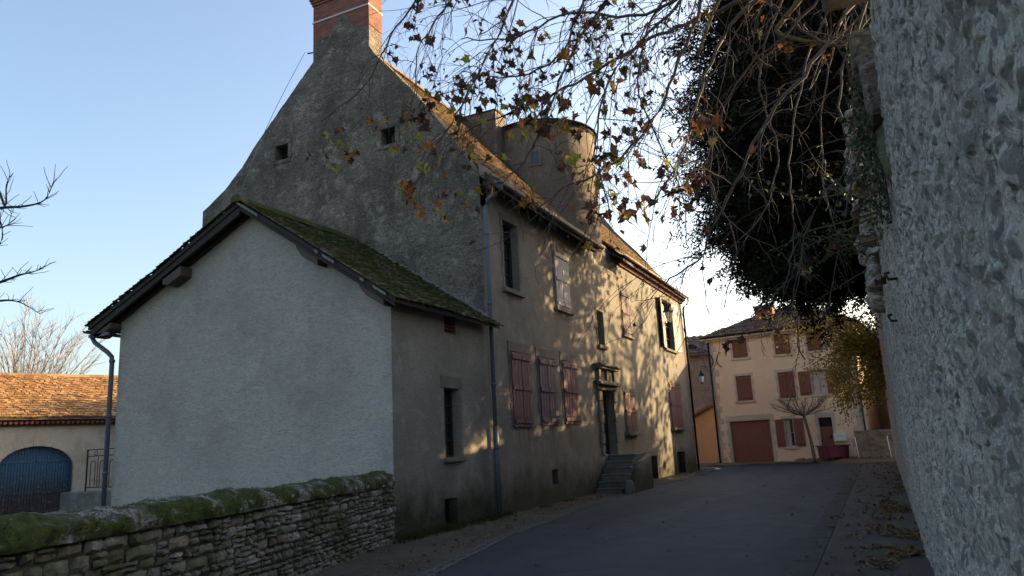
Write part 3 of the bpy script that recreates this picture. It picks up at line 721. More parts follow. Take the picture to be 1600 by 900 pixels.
# annex roof
VO = 11.08
LS = [(-16.2, 4.80), (-14.0, 5.78), (-11.55, 6.97)]
mb = MB(); slope_slab(mb, [(-11.55, 6.95), (-7.62, 4.36)], VO+.06, AY1+.02, .10); slope_slab(mb, [(-16.15, 4.80), (-14.0, 5.76), (-11.55, 6.95)], VO+.06, AY1+.02, .10)
ar = A(mb, 'roof', 'darkwood')
mb = MB(); v = Vector((-4.0, 0, 2.635)); L = v.length
tiles(mb, (-7.55, VO, 4.335), (0, 1, 0), v, AY1-VO+.03, L, .17, .115, .026, 1.0, sag=.02, seed=21)
for (xa, za), (xb, zb) in zip(LS, LS[1:]):
    v = Vector((xb-xa, 0, zb-za)); tiles(mb, (xa, VO, za+.004), (0, 1, 0), v, AY1-VO+.03, v.length, .17, .115, .024, .8, seed=23)
A(mb, 'tiles', 'annextile', ar, fixn=False)
mb = MB(); y = VO-.03
while y < AY1-.1:
    L = .36; dz = random.uniform(-.012, .012)
    mb.prism([(-11.55+.15*math.cos(RAD(t)), 6.93+dz+.14*math.sin(RAD(t))) for t in (-10, 30, 60, 90, 120, 150, 190)], y, min(y+L, AY1), lambda p, q, t: (p, t, q)); y += L-.02
A(mb, 'ridge_tiles', 'annextile', ar)
mb = MB()          # broken lime flashing along the gable
for i in range(110):
    t0, t1 = i/110, (i+1)/110+.001; x0 = -11.35+t0*3.5; x1 = -11.35+t1*3.5; z0 = 6.84-t0*2.30; z1 = 6.84-t1*2.30; h = .05+.05*mnoise.noise((i*.5, 1, 0)); dd = .09+.06*mnoise.noise((i*.6, 5, 0))
    if mnoise.noise((i*.35, 9, 0)) > .35: continue
    mb.add([(x0, AY1-dd, z0+.02), (x1, AY1-dd, z1+.02), (x1, AY1+.035, z1+.02+h), (x0, AY1+.035, z0+.02+h), (x0, AY1-dd, z0-.03), (x1, AY1-dd, z1-.03)], [(0, 1, 2, 3), (4, 5, 1, 0)])
A(mb, 'lime_flashing', 'oldlime', ar, fixn=False)
mb = MB()          # patchy lime along the verge
for s_, x0, z0, x1, z1 in ((1, -11.55, 6.93, -7.58, 4.31), (-1, -11.55, 6.93, -16.2, 4.76)):
    i = 0; N = 40
    while i < N:
        k = random.randint(1, 4); t0, t1 = i/N, min(1, (i+k)/N-.004)
        if random.random() < (.62 if s_ > 0 else .0):
            xa, za, xb, zb = x0+(x1-x0)*t0, z0+(z1-z0)*t0, x0+(x1-x0)*t1, z0+(z1-z0)*t1
            mb.prism([(xa, za), (xb, zb), (xb, zb-.055), (xa, za-.055)], VO+.005, VO+.07, lambda p, q, t: (p, t, q))
        i += k
A(mb, 'verge_mortar', 'oldlime', ar)
mb = MB()          # barge rafters and boards under the verge
for y in (VO+.09, 11.40):
    mb.prism([(-11.55, 6.84), (-16.1, 4.70), (-16.1, 4.55), (-11.55, 6.67)], y, y+.07, lambda p, q, t: (p, t, q))
mb.prism([(-11.55, 6.84), (-7.66, 4.27), (-7.66, 4.20), (-11.55, 6.76)], VO+.09, VO+.15, lambda p, q, t: (p, t, q))
A(mb, 'verge_rafters', 'darkwood', ar)
# purlin ends poking out of the end wall
for x, z, h in ((-13.55, 5.70, .22), (-9.75, 5.62, .2), (-8.2, 4.60, .18), (-15.75, 4.70, .14)):
    mb = MB(); sgn = 1 if x > -11.55 else -1; sl_ = -.63*sgn if sgn > 0 else .43
    mb.prism([(x-.28, z-sl_*.28+.0), (x+.28, z+sl_*.28), (x+.28, z+sl_*.28-h), (x-.12, z-sl_*.12-h), (x-.28, z-sl_*.28-h*.5)], VO+.12, AY0+.02, lambda p, q, t: (p, t, q))
    A(mb, 'purlin_end', 'wood', ar, bevel=.012)
mb = MB(); gutter(mb, -16.25, VO+.05, AY1, 4.70, .07)
for y in (11.2, 12.4, 13.6, 14.8): mb.box(-16.2, -15.52, y, y+.05, 4.53, 4.60)
A(mb, 'gutter', 'zinc')
A(pipe([(-16.2, 11.3, 4.68), (-16.2, 11.3, 4.54), (-16.1, 11.3, 4.42), (-15.75, 11.38, 4.17), (-15.62, 11.4, 4.05), (-15.6, 11.4, 3.9), (-15.6, 11.4, .02)], .052, [(-15.6, 11.4, z) for z in (3.95, 2.7, 1.45)]), 'downpipe', 'zinc', smooth=True)
# thin cable from the chimney down to the annex ridge
mb = MB(); p0, p1 = Vector((-13.42, 15.3, 12.98)), Vector((-11.65, 11.25, 7.08)); mb.tube([p0.lerp(p1, t)+Vector((-.25*math.sin(math.pi*t), 0, -.15*math.sin(math.pi*t))) for t in np.linspace(0, 1, 14)], .007, 5)
tag(mb.build('cable', 'zinc'), 'thin pale cable from the brick chimney down to the annex ridge', 'cable')

# ------------------------------------------------------------------ low mossy stone wall
def lowx(y): return -7.92+(11.5-y)*.262
lw = thing('stone_wall', (-6.6, 7, 0), 'low rubble stone wall with a thick green mossy coping', 'wall'); LW = Part(lw)
TH = .5; WY0, WY1 = -3.0, 11.46; WH = 1.09
mb = MB(); mb.add([(lowx(WY0)-TH+.02, WY0, -.05), (lowx(WY0)-.05, WY0, -.05), (lowx(WY1)-.05, WY1, -.05), (lowx(WY1)-TH+.02, WY1, -.05),
                   (lowx(WY0)-TH+.02, WY0, WH), (lowx(WY0)-.05, WY0, WH), (lowx(WY1)-.05, WY1, WH), (lowx(WY1)-TH+.02, WY1, WH)],
                  [(0, 1, 5, 4), (1, 2, 6, 5), (2, 3, 7, 6), (3, 0, 4, 7), (4, 5, 6, 7)])
LW(mb, 'mortar_core', 'lowmortar')
mb = MB(); rg = random.Random(5)
def stone(mb, u0, u1, z0, z1, dep):
    """one rough stone on the road face: rounded, with lumps"""
    n, m = 4, 3; P = []
    cu, cz = (u0+u1)/2, (z0+z1)/2; seed = rg.random()*90
    for j in range(m+1):
        for i in range(n+1):
            s, t = i/n*2-1, j/m*2-1
            k = 1-.10*(abs(s)**3)*(abs(t)**3)
            uu = cu+s*(u1-u0)/2*k+.03*mnoise.noise((i*1.7+seed, j*1.3, seed)); zz = cz+t*(z1-z0)/2*k+.024*mnoise.noise((i*1.1, j*1.9+seed, 4))
            edge = max(abs(s), abs(t)); dd = dep*(1-edge**9*.8)+.022*mnoise.noise((uu*9, zz*9, seed))
            P.append((lowx(uu)-.055+dd, uu, zz))
    F = [(j*(n+1)+i, j*(n+1)+i+1, (j+1)*(n+1)+i+1, (j+1)*(n+1)+i) for j in range(m) for i in range(n)]
    mb.add(P, F)
z = 0.0
while z < WH-.02:
    h = rg.uniform(.05, .15); y = WY0
    while y < WY1:
        L = rg.uniform(.08, .22)*(1.2 if h > .1 else 1)*(1.7 if rg.random() < .15 else 1); L = min(L, WY1-y+.02); dz = .035*mnoise.noise((y*1.3, z*4, 2))
        if h > .10 and rg.random() < .35:
            hh = h*rg.uniform(.4, .6); stone(mb, y+.006, y+L-.006, z+dz+.004, z+dz+hh-.003, rg.uniform(.04, .075)); stone(mb, y+.006, y+L-.006, z+dz+hh+.003, z+dz+h-.003, rg.uniform(.04, .07))
        else: stone(mb, y+.006, y+L-.006, z+dz+.004, z+dz+h-.004, rg.uniform(.035, .085))
        y += L
    z += h
LW(mb, 'stone_face', 'lowstone', fixn=False)
mb = MB(); NU, NV = 420, 22; P = []; capn = []
for i in range(NU+1):
    y = WY0+(WY1-.1-WY0)*i/NU
    blk = mnoise.cell(Vector((y*2.1+mnoise.noise((y*1.3, 0, 0))*.6, 0, 0)))
    for j in range(NV+1):
        a = math.pi*(j/NV)*1.12-.19
        rx = TH/2+.04+.02*blk; rz = .20+.018*blk
        q = Vector((y*4, j*.35, 0)); n1 = mnoise.fractal(q, 1.0, 2.0, 4)*.032+mnoise.noise((y*1.4, j*.12, 7))*.022
        x = lowx(y)-TH/2+.0+(rx+n1)*math.cos(a); zz = WH-.04+(rz+n1)*math.sin(a)*(1 if math.sin(a) > 0 else .9)
        P.append((x, y, zz)); 
        if j < NV and i < NU: capn.append((x, y, zz, a))
mb.add(P, [(i*(NV+1)+j, (i+1)*(NV+1)+j, (i+1)*(NV+1)+j+1, i*(NV+1)+j+1) for i in range(NU) for j in range(NV)])
LW(mb, 'coping', 'mosscap', smooth=True, fixn=True)
mb = MB()
for _ in range(15000):
    x, y, zz, a = rg.choice(capn)
    if a > 2.4 or y < 1: continue
    if mnoise.fractal((x*1.7+3, y*1.7, zz*1.7), 1.0, 2.0, 4) < -.12: continue
    p = Vector((x+rg.uniform(-.02, .02), y+rg.uniform(-.02, .02), zz-.004)); nn = Vector((math.cos(a), rg.uniform(-.5, .5), math.sin(a)+.25)).normalized()
    nn = (nn+Vector((rg.uniform(-.6, .6), rg.uniform(-.6, .6), rg.uniform(-.3, .5)))*.7).normalized(); L = rg.uniform(.012, .034); sd = nn.cross(Vector((rg.random(), rg.random(), rg.random()+.1))).normalized()*.004
    mb.add([p-sd, p+sd, p+nn*L], [(0, 1, 2)])
LW(mb, 'moss', 'moss', fixn=False)

# ------------------------------------------------------------------ high rubble wall on the right
def rwx(y): return .26+.0062*y
def rwtop(y): return 3.55+.085*y+.10*mnoise.noise((y*1.1, 3, 0))+.05*mnoise.noise((y*4, 1, 0))
RY1 = 38.0
rw = thing('rubble_wall', (.6, 18, 0), 'high grey rubble wall filling the right edge beside the pavement', 'wall'); RWP = Part(rw)
mb = MB(); ysr = [-2.5+i*.08 for i in range(40)]; y = .7
while y < RY1: ysr.append(y); y += max(.012, y*.0075)
ysr.append(RY1); NZR = 400; P = []
for y in ysr:
    t = rwtop(y); x0 = rwx(y)
    for j in range(NZR+1):
        z = -.06+(t+.06)*j/NZR
        q = Vector((y*10+.25*mnoise.noise((y*3, z*3, 0)), z*18+.25*mnoise.noise((y*3, z*3, 9)), 0))
        dist, pts = mnoise.voronoi(q); e = dist[1]-dist[0]; cid = mnoise.cell(pts[0]*7.3)
        d = (.003+.014*cid)*min(1, e*4)*(1 if cid > -.1 else -.8)
        d += .012*mnoise.fractal((y*6, z*8, 2), .8, 2.1, 5)+.03*mnoise.noise((y*.6, z*.6, 5))
        pn = mnoise.noise((y*14, z*24, 11))
        if pn > .36: d -= min(.02, (pn-.36)*.14)
        P.append((x0-d+max(0, z-3.2)*.012, y, z))
W1 = NZR+1
mb.add(P, [(i*W1+j, i*W1+j+1, (i+1)*W1+j+1, (i+1)*W1+j) for i in range(len(ysr)-1) for j in range(NZR)])
nb = len(mb.v)
tops = [P[i*W1+NZR] for i in range(len(ysr))]
mb.add([p for p in tops]+[(p[0]+.75, p[1], p[2]-.08) for p in tops]+[(p[0]+.75, p[1], -.06) for p in tops],
       [(i, i+1, len(tops)+i+1, len(tops)+i) for i in range(len(tops)-1)]+[(len(tops)+i, len(tops)+i+1, 2*len(tops)+i+1, 2*len(tops)+i) for i in range(len(tops)-1)])
endx = rwx(RY1); te = rwtop(RY1)
mb.quad((endx, RY1+.002, -.06), (endx+.75, RY1+.002, -.06), (endx+.75, RY1+.002, te-.08), (endx, RY1+.002, te))
RWP(mb, 'masonry', 'rubble', smooth=True, fixn=False)
# carved corbels near the top, one moss-grown
def corbel(y0, y1, x_out, z1, mat, h=.62):
    xi = .5; mb = MB()
    mb.prism([(xi, z1), (x_out, z1), (x_out-.0, z1-.17), (x_out+.03, z1-.2), (x_out+.03, z1-.30), (x_out+.05, z1-.36), (x_out+.10, z1-.42), (x_out+.13, z1-.50), (x_out+.20, z1-h), (xi, z1-h)], y0, y1, lambda p, q, t: (p, t, q))
    return mb
mb = corbel(4.95, 5.35, .165, 4.12, 'stone', .62); mb.box(.20, .5, 4.93, 5.37, 3.52, 3.86); RWP(mb, 'corbel', 'gable', bevel=.03)
mb = corbel(4.15, 4.4, .12, 4.66, 'stone', .4); RWP(mb, 'corbel', 'darkstone', bevel=.02)
mb = MB(); mb.box(.0, .8, 3.6, 4.62, 4.42, 4.54); mb.box(.04, .8, 3.55, 5.45, 4.542, 4.68); RWP(mb, 'stone_ledge', 'darkstone', bevel=.02)
mb = MB(); NA = 14; 
for j in range(NA):
    for i in range(10): pass
def lump(c, r, seed, mbx, na=14, nb=9, amp=.25):
    P = []
    for j in range(nb+1):
        ph = math.pi*j/nb
        for i in range(na):
            th_ = 2*math.pi*i/na; dv = Vector((math.sin(ph)*math.cos(th_), math.sin(ph)*math.sin(th_), math.cos(ph)))
            k = 1+amp*mnoise.fractal(dv*1.6+Vector((seed, 0, 0)), .9, 2, 4); P.append((c[0]+dv.x*r[0]*k, c[1]+dv.y*r[1]*k, c[2]+dv.z*r[2]*k))
    mbx.add(P, [(j*na+i, j*na+(i+1) % na, (j+1)*na+(i+1) % na, (j+1)*na+i) for j in range(nb) for i in range(na)])
lump((.34, 5.3, 3.42), (.12, .22, .26), 3, mb); lump((.36, 5.8, 3.9), (.14, .35, .3), 8, mb); RWP(mb, 'mossy_stones', 'mossstone', smooth=True)
mb = MB()
for i in range(26):
    z = 3.5+i*.115; lump((.30+random.uniform(-.03, .03), 13.0+random.uniform(-.5, .5), z), (.19+.05*math.sin(i), .75, .12), i*3.1, mb, 16, 8, .3)
RWP(mb, 'pier', 'rubble', smooth=True)
mb = MB(); mb.box(.07, .35, 12.2, 12.5, 5.05, 5.35); mb.box(.09, .2, 12.17, 12.53, 5.36, 5.42); mb.box(.20, .4, 12.05, 12.2, 5.0, 5.5); RWP(mb, 'iron_bracket', 'rust', bevel=.01)
mb = MB(); mb.tube([(.26, 6.8, 3.95), (.20, 9, 4.22), (.06, 11.8, 4.45), (.05, 14.5, 4.7), (.22, 16, 4.82), (.33, 20, 5.1), (.36, 28, 5.75), (.42, 37.5, 6.55)], [.03, .03, .035, .04, .04, .045, .05, .06], 7)
tag(mb.build('wall_cable', 'iron', smooth=True), 'thick black cable running under the top of the rubble wall', 'cable')
for y, z in ((6.6, 2.75), (7.7, 2.55)): mb = MB(); mb.tube([(rwx(y)+.03, y, z), (rwx(y)-.07, y, z), (rwx(y)-.09, y+.05, z+.06), (rwx(y)-.06, y+.09, z+.07)], .012, 6); RWP(mb, 'iron_hook', 'iron', smooth=True)


# ------------------------------------------------------------------ pink house across the end of the street
PZ = RAD(-5.93); PL = Vector((-8.07, 42.5, 0))
pink = thing('pink_house', PL, 'pink rendered house with red brown shutters and garage door at the street end', 'house', rz=PZ); PK = Part(pink, True)
PW, PE = 7.55, 6.85
fp = lambda u, d, z: (u, -d, z)
ux = Vector((math.cos(PZ), math.sin(PZ), 0))
def pu(px, py):
    """where the ray of a photo point meets the pink front: (u, z)"""
    d = Vector(RW@np.array([px-800, py-450, FPX])); nn = Vector((math.sin(PZ), -math.cos(PZ), 0)); t = nn.dot(PL-Vector((0, 0, EYE)))/nn.dot(d); p = Vector((0, 0, EYE))+d*t-PL
    return p.dot(ux), p.z
def prect(x0, x1, y0, y1):
    a = pu(x0, (y0+y1)/2)[0]; b = pu(x1, (y0+y1)/2)[0]; return (a, b, pu((x0+x1)/2, y1)[1], pu((x0+x1)/2, y0)[1])
prs = [prect(1144, 1167, 526, 559), prect(1210, 1234, 518, 553), prect(1260, 1283, 515, 548), prect(1151, 1175, 587, 626), prect(1217, 1242, 581, 622), prect(1268, 1291, 578, 616)]
gar = prect(1143, 1206, 657, 717); gw_ = prect(1227, 1241, 654, 698); pd = prect(1282, 1303, 652, 714)
gar = (gar[0], gar[1], .06, gar[3]); pd = (pd[0], pd[1], .2, pd[3])
mb = MB(); wall_holes(mb, fp, 0, PW, -.05, PE, prs+[gar, gw_, pd], .2); PK(mb, 'front_wall', 'pink', fixn=False)
mb = MB()
for q in (((0, 0), (0, 9)), ((PW, 0), (PW, 9)), ((0, 9), (PW, 9))): mb.quad((*q[0], -.05), (*q[1], -.05), (*q[1], PE), (*q[0], PE))
PK(mb, 'side_walls', 'pink', fixn=False)
for s_ in (0, PW):
    mb = MB(); z = 0; k = 0
    while z < PE-.1:
        h = random.uniform(.28, .4); e = (.3 if k % 2 else .45)*random.uniform(.8, 1.1); h = min(h, PE-z)
        (mb.box(0, e, -.02, .012, z+.006, z+h-.006, fp) if s_ == 0 else mb.box(PW-e*1.5, PW, -.02, .012, z+.006, z+h-.006, fp)); z += h; k += 1
    PK(mb, 'quoin', 'palestone', bevel=.006)
for i, r4 in enumerate(prs):
    a, b, c, d = r4; o = PK(surround(fp, a, b, c, d, wd=.14, pr=.012, sill=.05), 'window', 'palestone', bevel=.006); casement(fp, a, b, c, d, PK, o, 3, .2, 'oldwhite', 'curtain' if i == 5 else 'glass')
    if i == 5:
        for x0, x1 in ((a-.62, a-.03), (b+.03, b+.62)):
            mb = MB(); shutter_leaf(mb, fp, x0, x1, c, d, .014, planks=4, battens=(.12, .88), bh=.07); PK(mb, 'shutter', 'redshut', label='red brown shutter, folded open', bevel=.004)
    else:
        m_ = (a+b)/2
        for x0, x1 in ((a+.01, m_-.006), (m_+.006, b-.01)):
            mb = MB(); shutter_leaf(mb, fp, x0, x1, c+.01, d-.01, -.07, planks=4, battens=(.12, .88), bh=.07); PK(mb, 'shutter', 'redshut', bevel=.004)
a, b, c, d = gw_; o = PK(surround(fp, a, b, c, d, wd=.14, pr=.012, sill=.05), 'window', 'palestone', bevel=.006); casement(fp, a, b, c, d, PK, o, 2, .2, 'oldwhite')
mb = MB(); mb.box(a+.02, a+.2, -.18, -.165, c+.05, d-.05, fp); PK(mb, 'curtain', 'curtain', o)
for x0, x1 in ((a-.46, a-.02), (b+.02, b+.52)):
    mb = MB(); shutter_leaf(mb, fp, x0, x1, c, d, .014, planks=4, battens=(.12, .88), bh=.07); PK(mb, 'shutter', 'redshut', label='red brown shutter, folded open', bevel=.004)
a, b, c, d = gar; o = PK(surround(fp, a, b, c, d, wd=.22, pr=.014, sill=0, head=.3), 'garage_surround', 'palestone', bevel=.006)
mb = MB(); n_ = 14; w_ = (b-a)/n_
for i in range(n_): mb.box(a+i*w_+.004, a+(i+1)*w_-.004, -.14, -.1, c, d, fp)
PK(mb, 'garage_door', 'redshut', bevel=.003)
a, b, c, d = pd; o = PK(surround(fp, a, b, c, d, wd=.16, pr=.014, sill=0, head=.26), 'door_surround', 'palestone', bevel=.006)
mb = MB(); mb.box(a, b, -.16, -.12, c, d-.45, fp); 
for i in range(2): mb.box(a+.06+i*.36, a+.36+i*.36, -.12, -.10, c+.15, c+.9, fp)
dd_ = PK(mb, 'door', 'redshut', bevel=.004); mb = MB(); mb.box(a, b, -.16, -.14, d-.44, d, fp); PK(mb, 'fanlight', 'glass', dd_)
mb = MB(); mb.box(b-.16, b-.1, -.12, -.05, c+.95, c+1.1, fp); PK(mb, 'handle', 'iron', dd_)
# hipped roof with a tiled eave
def hip(mb, x0, x1, y0, y1, ze, zr, inset):
    A_, B_, C_, D_ = (x0, y0, ze), (x1, y0, ze), (x1, y1, ze), (x0, y1, ze); ym = (y0+y1)/2; R0, R1 = (x0+inset, ym, zr), (x1-inset, ym, zr)
    mb.add([A_, B_, C_, D_, R0, R1], [(0, 1, 5, 4), (2, 3, 4, 5), (3, 0, 4), (1, 2, 5), (0, 3, 2, 1)])
mb = MB(); hip(mb, -.38, PW+.38, -.38, 9.38, PE+.10, PE+1.95, 3.2); prf = PK(mb, 'roof', 'fartile')
mb = MB(); v = Vector((0, 4.88, 1.85)); L = v.length
tiles(mb, (-.4, -.42, PE+.11), (1, 0, 0), v, PW+.8, L, .24, .25, .05, .5, clip=lambda u, vv: vv/L*3.2*1.02 < u < PW+.8-vv/L*3.2*1.02, seed=31); PK(mb, 'tiles', 'fartile', prf, fixn=False)
mb = MB(); mb.box(-.02, PW+.02, -.02, .16, PE-.16, PE-.06, fp); mb.box(-.05, PW+.05, -.02, .30, PE-.057, PE+.03, fp); mb.box(-.3, -.001, -9, .30, PE-.057, PE+.03, fp); PK(mb, 'eave_moulding', 'palestone')
mb = MB(); mb.box(2.35, 3.35, 1.9, 2.5, PE+.5, PE+1.75); mb.box(2.3, 3.4, 1.85, 2.55, PE+1.752, PE+1.86); PK(mb, 'chimney', 'brick', bevel=.01)
mb = MB(); mb.tube([(.06, -.1, PE-.1), (.06, -.08, .05)], .05, 8); PK(mb, 'downpipe', 'iron', smooth=True)
mb = MB(); mb.tube([(PW-.05, -.1, PE-.1), (PW-.05, -.08, .05)], .05, 8); PK(mb, 'downpipe', 'zinc', smooth=True)
u0, z0 = pu(1117, 563)
for s_ in (-1, 1): mb = MB(); mb.tube([(u0+s_*.35, -.04, z0+.42), (u0+s_*.16, -.04, z0+.25), (u0+s_*.10, -.04, z0), (u0+s_*.16, -.04, z0-.25), (u0+s_*.35, -.04, z0-.42)], .022, 6); PK(mb, 'wall_tie', 'iron', smooth=True)
# orange lean-to and brown building to its left
ot = thing('orange_shed', (-9.0, 43.4, 0), 'small orange rendered lean-to with a red tile slope beside the pink house', 'shed'); OT = Part(ot)
mb = MB(); mb.prism([(-10.6, 0), (-10.6, 2.15), (-8.15, 3.2), (-8.15, 0)], 43.1, 47, lambda p, q, t: (p, t, q)); OT(mb, 'walls', 'orange')
mb = MB(); v = Vector((2.5, 0, 1.08)); mb.prism([(-10.75, 2.1), (-8.12, 3.24), (-8.12, 3.32), (-10.75, 2.18)], 42.9, 47.1, lambda p, q, t: (p, t, q)); orf = OT(mb, 'roof', 'redtile')
mb = MB(); tiles(mb, (-10.75, 42.88, 2.19), (0, 1, 0), Vector((2.63, 0, 1.14)), 4.2, 2.87, .24, .3, .05, .5, seed=41); OT(mb, 'tiles', 'redtile', orf, fixn=False)
bb = thing('brown_house', (-11, 53, 0), 'dull brown house with a dark tile roof glimpsed behind the orange lean-to', 'house'); BB = Part(bb)
mb = MB(); mb.box(-16, -6.5, 50, 57, -.05, 7.0); BB(mb, 'walls', 'brown')
mb = MB(); slope = [(49.6, 6.95), (53.5, 8.55), (57.4, 6.95)]; mb.prism(slope+[(57.4, 6.8), (53.5, 8.4), (49.6, 6.8)], -16.3, -6.2, lambda p, q, t: (t, p, q)); bbr = BB(mb, 'roof', 'fartile')
mb = MB(); tiles(mb, (-16.3, 49.58, 6.97), (1, 0, 0), Vector((0, 3.9, 1.6)), 10.1, 4.2, .24, .28, .05, .5, seed=43); BB(mb, 'tiles', 'fartile', bbr, fixn=False)
# far stone house and small wall to the right
sh = thing('stone_house', (3.5, 50, 0), 'shabby buff stone house behind the far low wall, small dark window', 'house'); SH = Part(sh)
fsn = lambda u, d, z: (u, 48-d, z)
SHE = 5.7
sw_ = [(-.62, -.1, 2.35, 3.4), (-1.25, -1.0, 3.3, 3.62)]
mb = MB(); wall_holes(mb, fsn, -1.9, 10, -.05, SHE, sw_, .2); SH(mb, 'front_wall', 'farstone', fixn=False)
mb = MB(); mb.quad((-1.9, 48, -.05), (-1.9, 55, -.05), (-1.9, 55, SHE), (-1.9, 48, SHE)); mb.quad((10, 48, -.05), (10, 55, -.05), (10, 55, SHE), (10, 48, SHE)); mb.quad((-1.9, 55, -.05), (10, 55, -.05), (10, 55, SHE), (-1.9, 55, SHE)); SH(mb, 'side_walls', 'farstone', fixn=False)
for q in sw_:
    a, b, c, d = q; o = SH(surround(fsn, a, b, c, d, wd=.1, pr=.014, sill=.04), 'window', 'palestone'); mb = MB(); mb.box(a, b, -.2, -.18, c, d, fsn); SH(mb, 'pane', 'glass', o)
mb = MB(); mb.prism([(47.6, SHE-.05), (51.5, SHE+1.5), (55.4, SHE-.05), (55.4, SHE-.2), (51.5, SHE+1.35), (47.6, SHE-.2)], -2.2, 10.3, lambda p, q, t: (t, p, q)); SH(mb, 'roof', 'fartile')
mb = MB(); mb.box(.85, 8, 41.6, 47.99, -.05, 4.4); SH(mb, 'added_sun_block', 'farstone')  # unseen block added to keep the sun off the far road
for u in (-1.5, -.95): mb = MB(); mb.tube([(u, 47.93, 5.4), (u, 47.93, .1)], .045, 8); SH(mb, 'downpipe', 'rust', smooth=True)
fw = MB(); NXW, NZW = 26, 20; P = []
for side in (0, 1):
    for i in range(NXW+1):
        for j in range(NZW+1):
            x = -1.12+i*(2.2/NXW); z = -.05+j*(1.5/NZW); dd_ = .05*mnoise.fractal((x*2, z*2, side*5), .9, 2, 5)
            P.append((x, (40.2 if side == 0 else 40.8)+(-dd_ if side == 0 else dd_), z+(0 if j < NZW else .04*mnoise.noise((x*3, 0, 0)))))
k0 = (NXW+1)*(NZW+1); F = []
for i in range(NXW):
    for j in range(NZW):
        a = i*(NZW+1)+j; F += [(a, a+NZW+1, a+NZW+2, a+1), (k0+a, k0+a+1, k0+a+NZW+2, k0+a+NZW+1)]
    t = i*(NZW+1)+NZW; F.append((t, t+NZW+1, k0+t+NZW+1, k0+t))
for j in range(NZW): F += [(j, j+1, k0+j+1, k0+j), (NXW*(NZW+1)+j, k0+NXW*(NZW+1)+j, k0+NXW*(NZW+1)+j+1, NXW*(NZW+1)+j+1)]
fw.add(P, F); lowfar = fw.build('garden_wall', 'farstone', smooth=False); tag(lowfar, 'short buff garden wall closing the pavement at the end of the rubble wall', 'wall')
# ------------------------------------------------------------------ barn on the left
bu = Vector((.376, .927, 0)).normalized(); bz = math.atan2(bu.y, bu.x)
BO = Vector((-43, 24.9, 0))-bu*6
barn = thing('barn', BO, 'old barn with an orange tile roof and an arched faded blue door', 'barn', rz=bz); BN = Part(barn, True)
BE = 4.5
def bray(px, py):
    d = Vector(RW@np.array([px-800, py-450, FPX])); nn = Vector((bu.y, -bu.x, 0)); t = nn.dot(BO-Vector((0, 0, EYE)))/nn.dot(d); p = Vector((0, 0, EYE))+d*t-BO
    return p.dot(bu), p.z
ua, _ = bray(-6, 740); ub, zt0 = bray(114, 740); _, zt = bray(54, 697)
um = (ua+ub)/2; hw = (ub-ua)/2
mb = MB(); zs_ = zt-1.25
segs = [(um+hw*math.cos(t), zs_+1.25*math.sin(t)) for t in np.linspace(0, math.pi, 17)]
fb = lambda u, d, z: (u, -d, z)
mb.quad(fb(-6, 0, -1.5), fb(ua, 0, -1.5), fb(ua, 0, BE), fb(-6, 0, BE)); mb.quad(fb(ub, 0, -1.5), fb(26, 0, -1.5), fb(26, 0, BE), fb(ub, 0, BE))
for (xa, za), (xb, zb) in zip(segs, segs[1:]): mb.quad(fb(xb, 0, zb), fb(xa, 0, za), fb(xa, 0, BE), fb(xb, 0, BE)); mb.quad(fb(xb, 0, zb), fb(xa, 0, za), fb(xa, -.4, za), fb(xb, -.4, zb))
for u in (ua, ub): mb.quad(fb(u, 0, -1.5), fb(u, -.4, -1.5), fb(u, -.4, zs_), fb(u, 0, zs_))
mb.quad((-6, 0, -1.5), (-6, 9, -1.5), (-6, 9, BE), (-6, 0, BE)); mb.quad((26, 0, -1.5), (26, 9, -1.5), (26, 9, BE), (26, 0, BE)); mb.quad((-6, 9, -1.5), (26, 9, -1.5), (26, 9, BE), (-6, 9, BE))
BN(mb, 'walls', 'barn', fixn=False)
mb = MB()
for i in range(13):
    t0, t1 = math.pi*i/13, math.pi*(i+1)/13-.012
    q = []
    for t in (t0, t1): q.append((um+hw*1.0*math.cos(t), zs_+1.25*math.sin(t))); q.append((um+(hw+.42)*math.cos(t), zs_+1.68*math.sin(t)))
    mb.prism([q[0], q[1], q[3], q[2]], -.02, .02, lambda p, qq, t: (p, -t, qq))
z = -1.2
while z < zs_-.05:
    h = min(random.uniform(.35, .5), zs_-z)
    for s_ in (-1, 1): mb.box(*sorted((um+s_*(hw+.003), um+s_*(hw+random.choice((.3, .45))))), -.02, .02, z+.006, z+h-.006, fb)
    z += h
BN(mb, 'arch_stones', 'barnstone')
mb = MB(); N = 26; mb.box(ua, ub, -.38, -.33, -1.42, zs_+.05, fb); mb.prism(segs, .33, .38, lambda p, q, t: (p, t, q))
for i in range(N):
    x0, x1 = ua+(ub-ua)*i/N+.008, ua+(ub-ua)*(i+1)/N-.008; xm = min(1, abs((x0+x1)/2-um)/hw); top = zs_+1.25*math.sqrt(max(0, 1-xm*xm)); mb.box(x0, x1, -.32, -.28, -1.42, top+.02, fb)
for x0, x1 in ((ua+.1, um-.05), (um+.05, ub-.1)):
    for z in (.3, 2.0): mb.box(x0, x1, -.28, -.24, z, z+.16, fb)
BN(mb, 'door', 'bluedoor')
mb = MB(); mb.prism([(-.5, BE-.18), (4.6, BE+2.6), (9.5, BE-.18), (9.5, BE-.05), (4.6, BE+2.75), (-.5, BE-.05)], -6.3, 26.3, lambda p, q, t: (t, p, q)); br_ = BN(mb, 'roof', 'wood')
mb = MB(); v = Vector((0, 5.15, 2.82)); tiles(mb, (-6.3, -.55, BE-.05), (1, 0, 0), v, 32.6, v.length, .25, .30, .07, .5, sag=.02, seed=51)
u = -6.3
while u < 26.3: mb.prism([(4.6+.2*math.cos(RAD(t)), BE+2.72+.2*math.sin(RAD(t))) for t in (0, 45, 90, 135, 180)], u, u+.42, lambda p, q, t: (t, p, q+random.uniform(0, .012))); u += .4
BN(mb, 'tiles', 'barntile', br_, fixn=False)
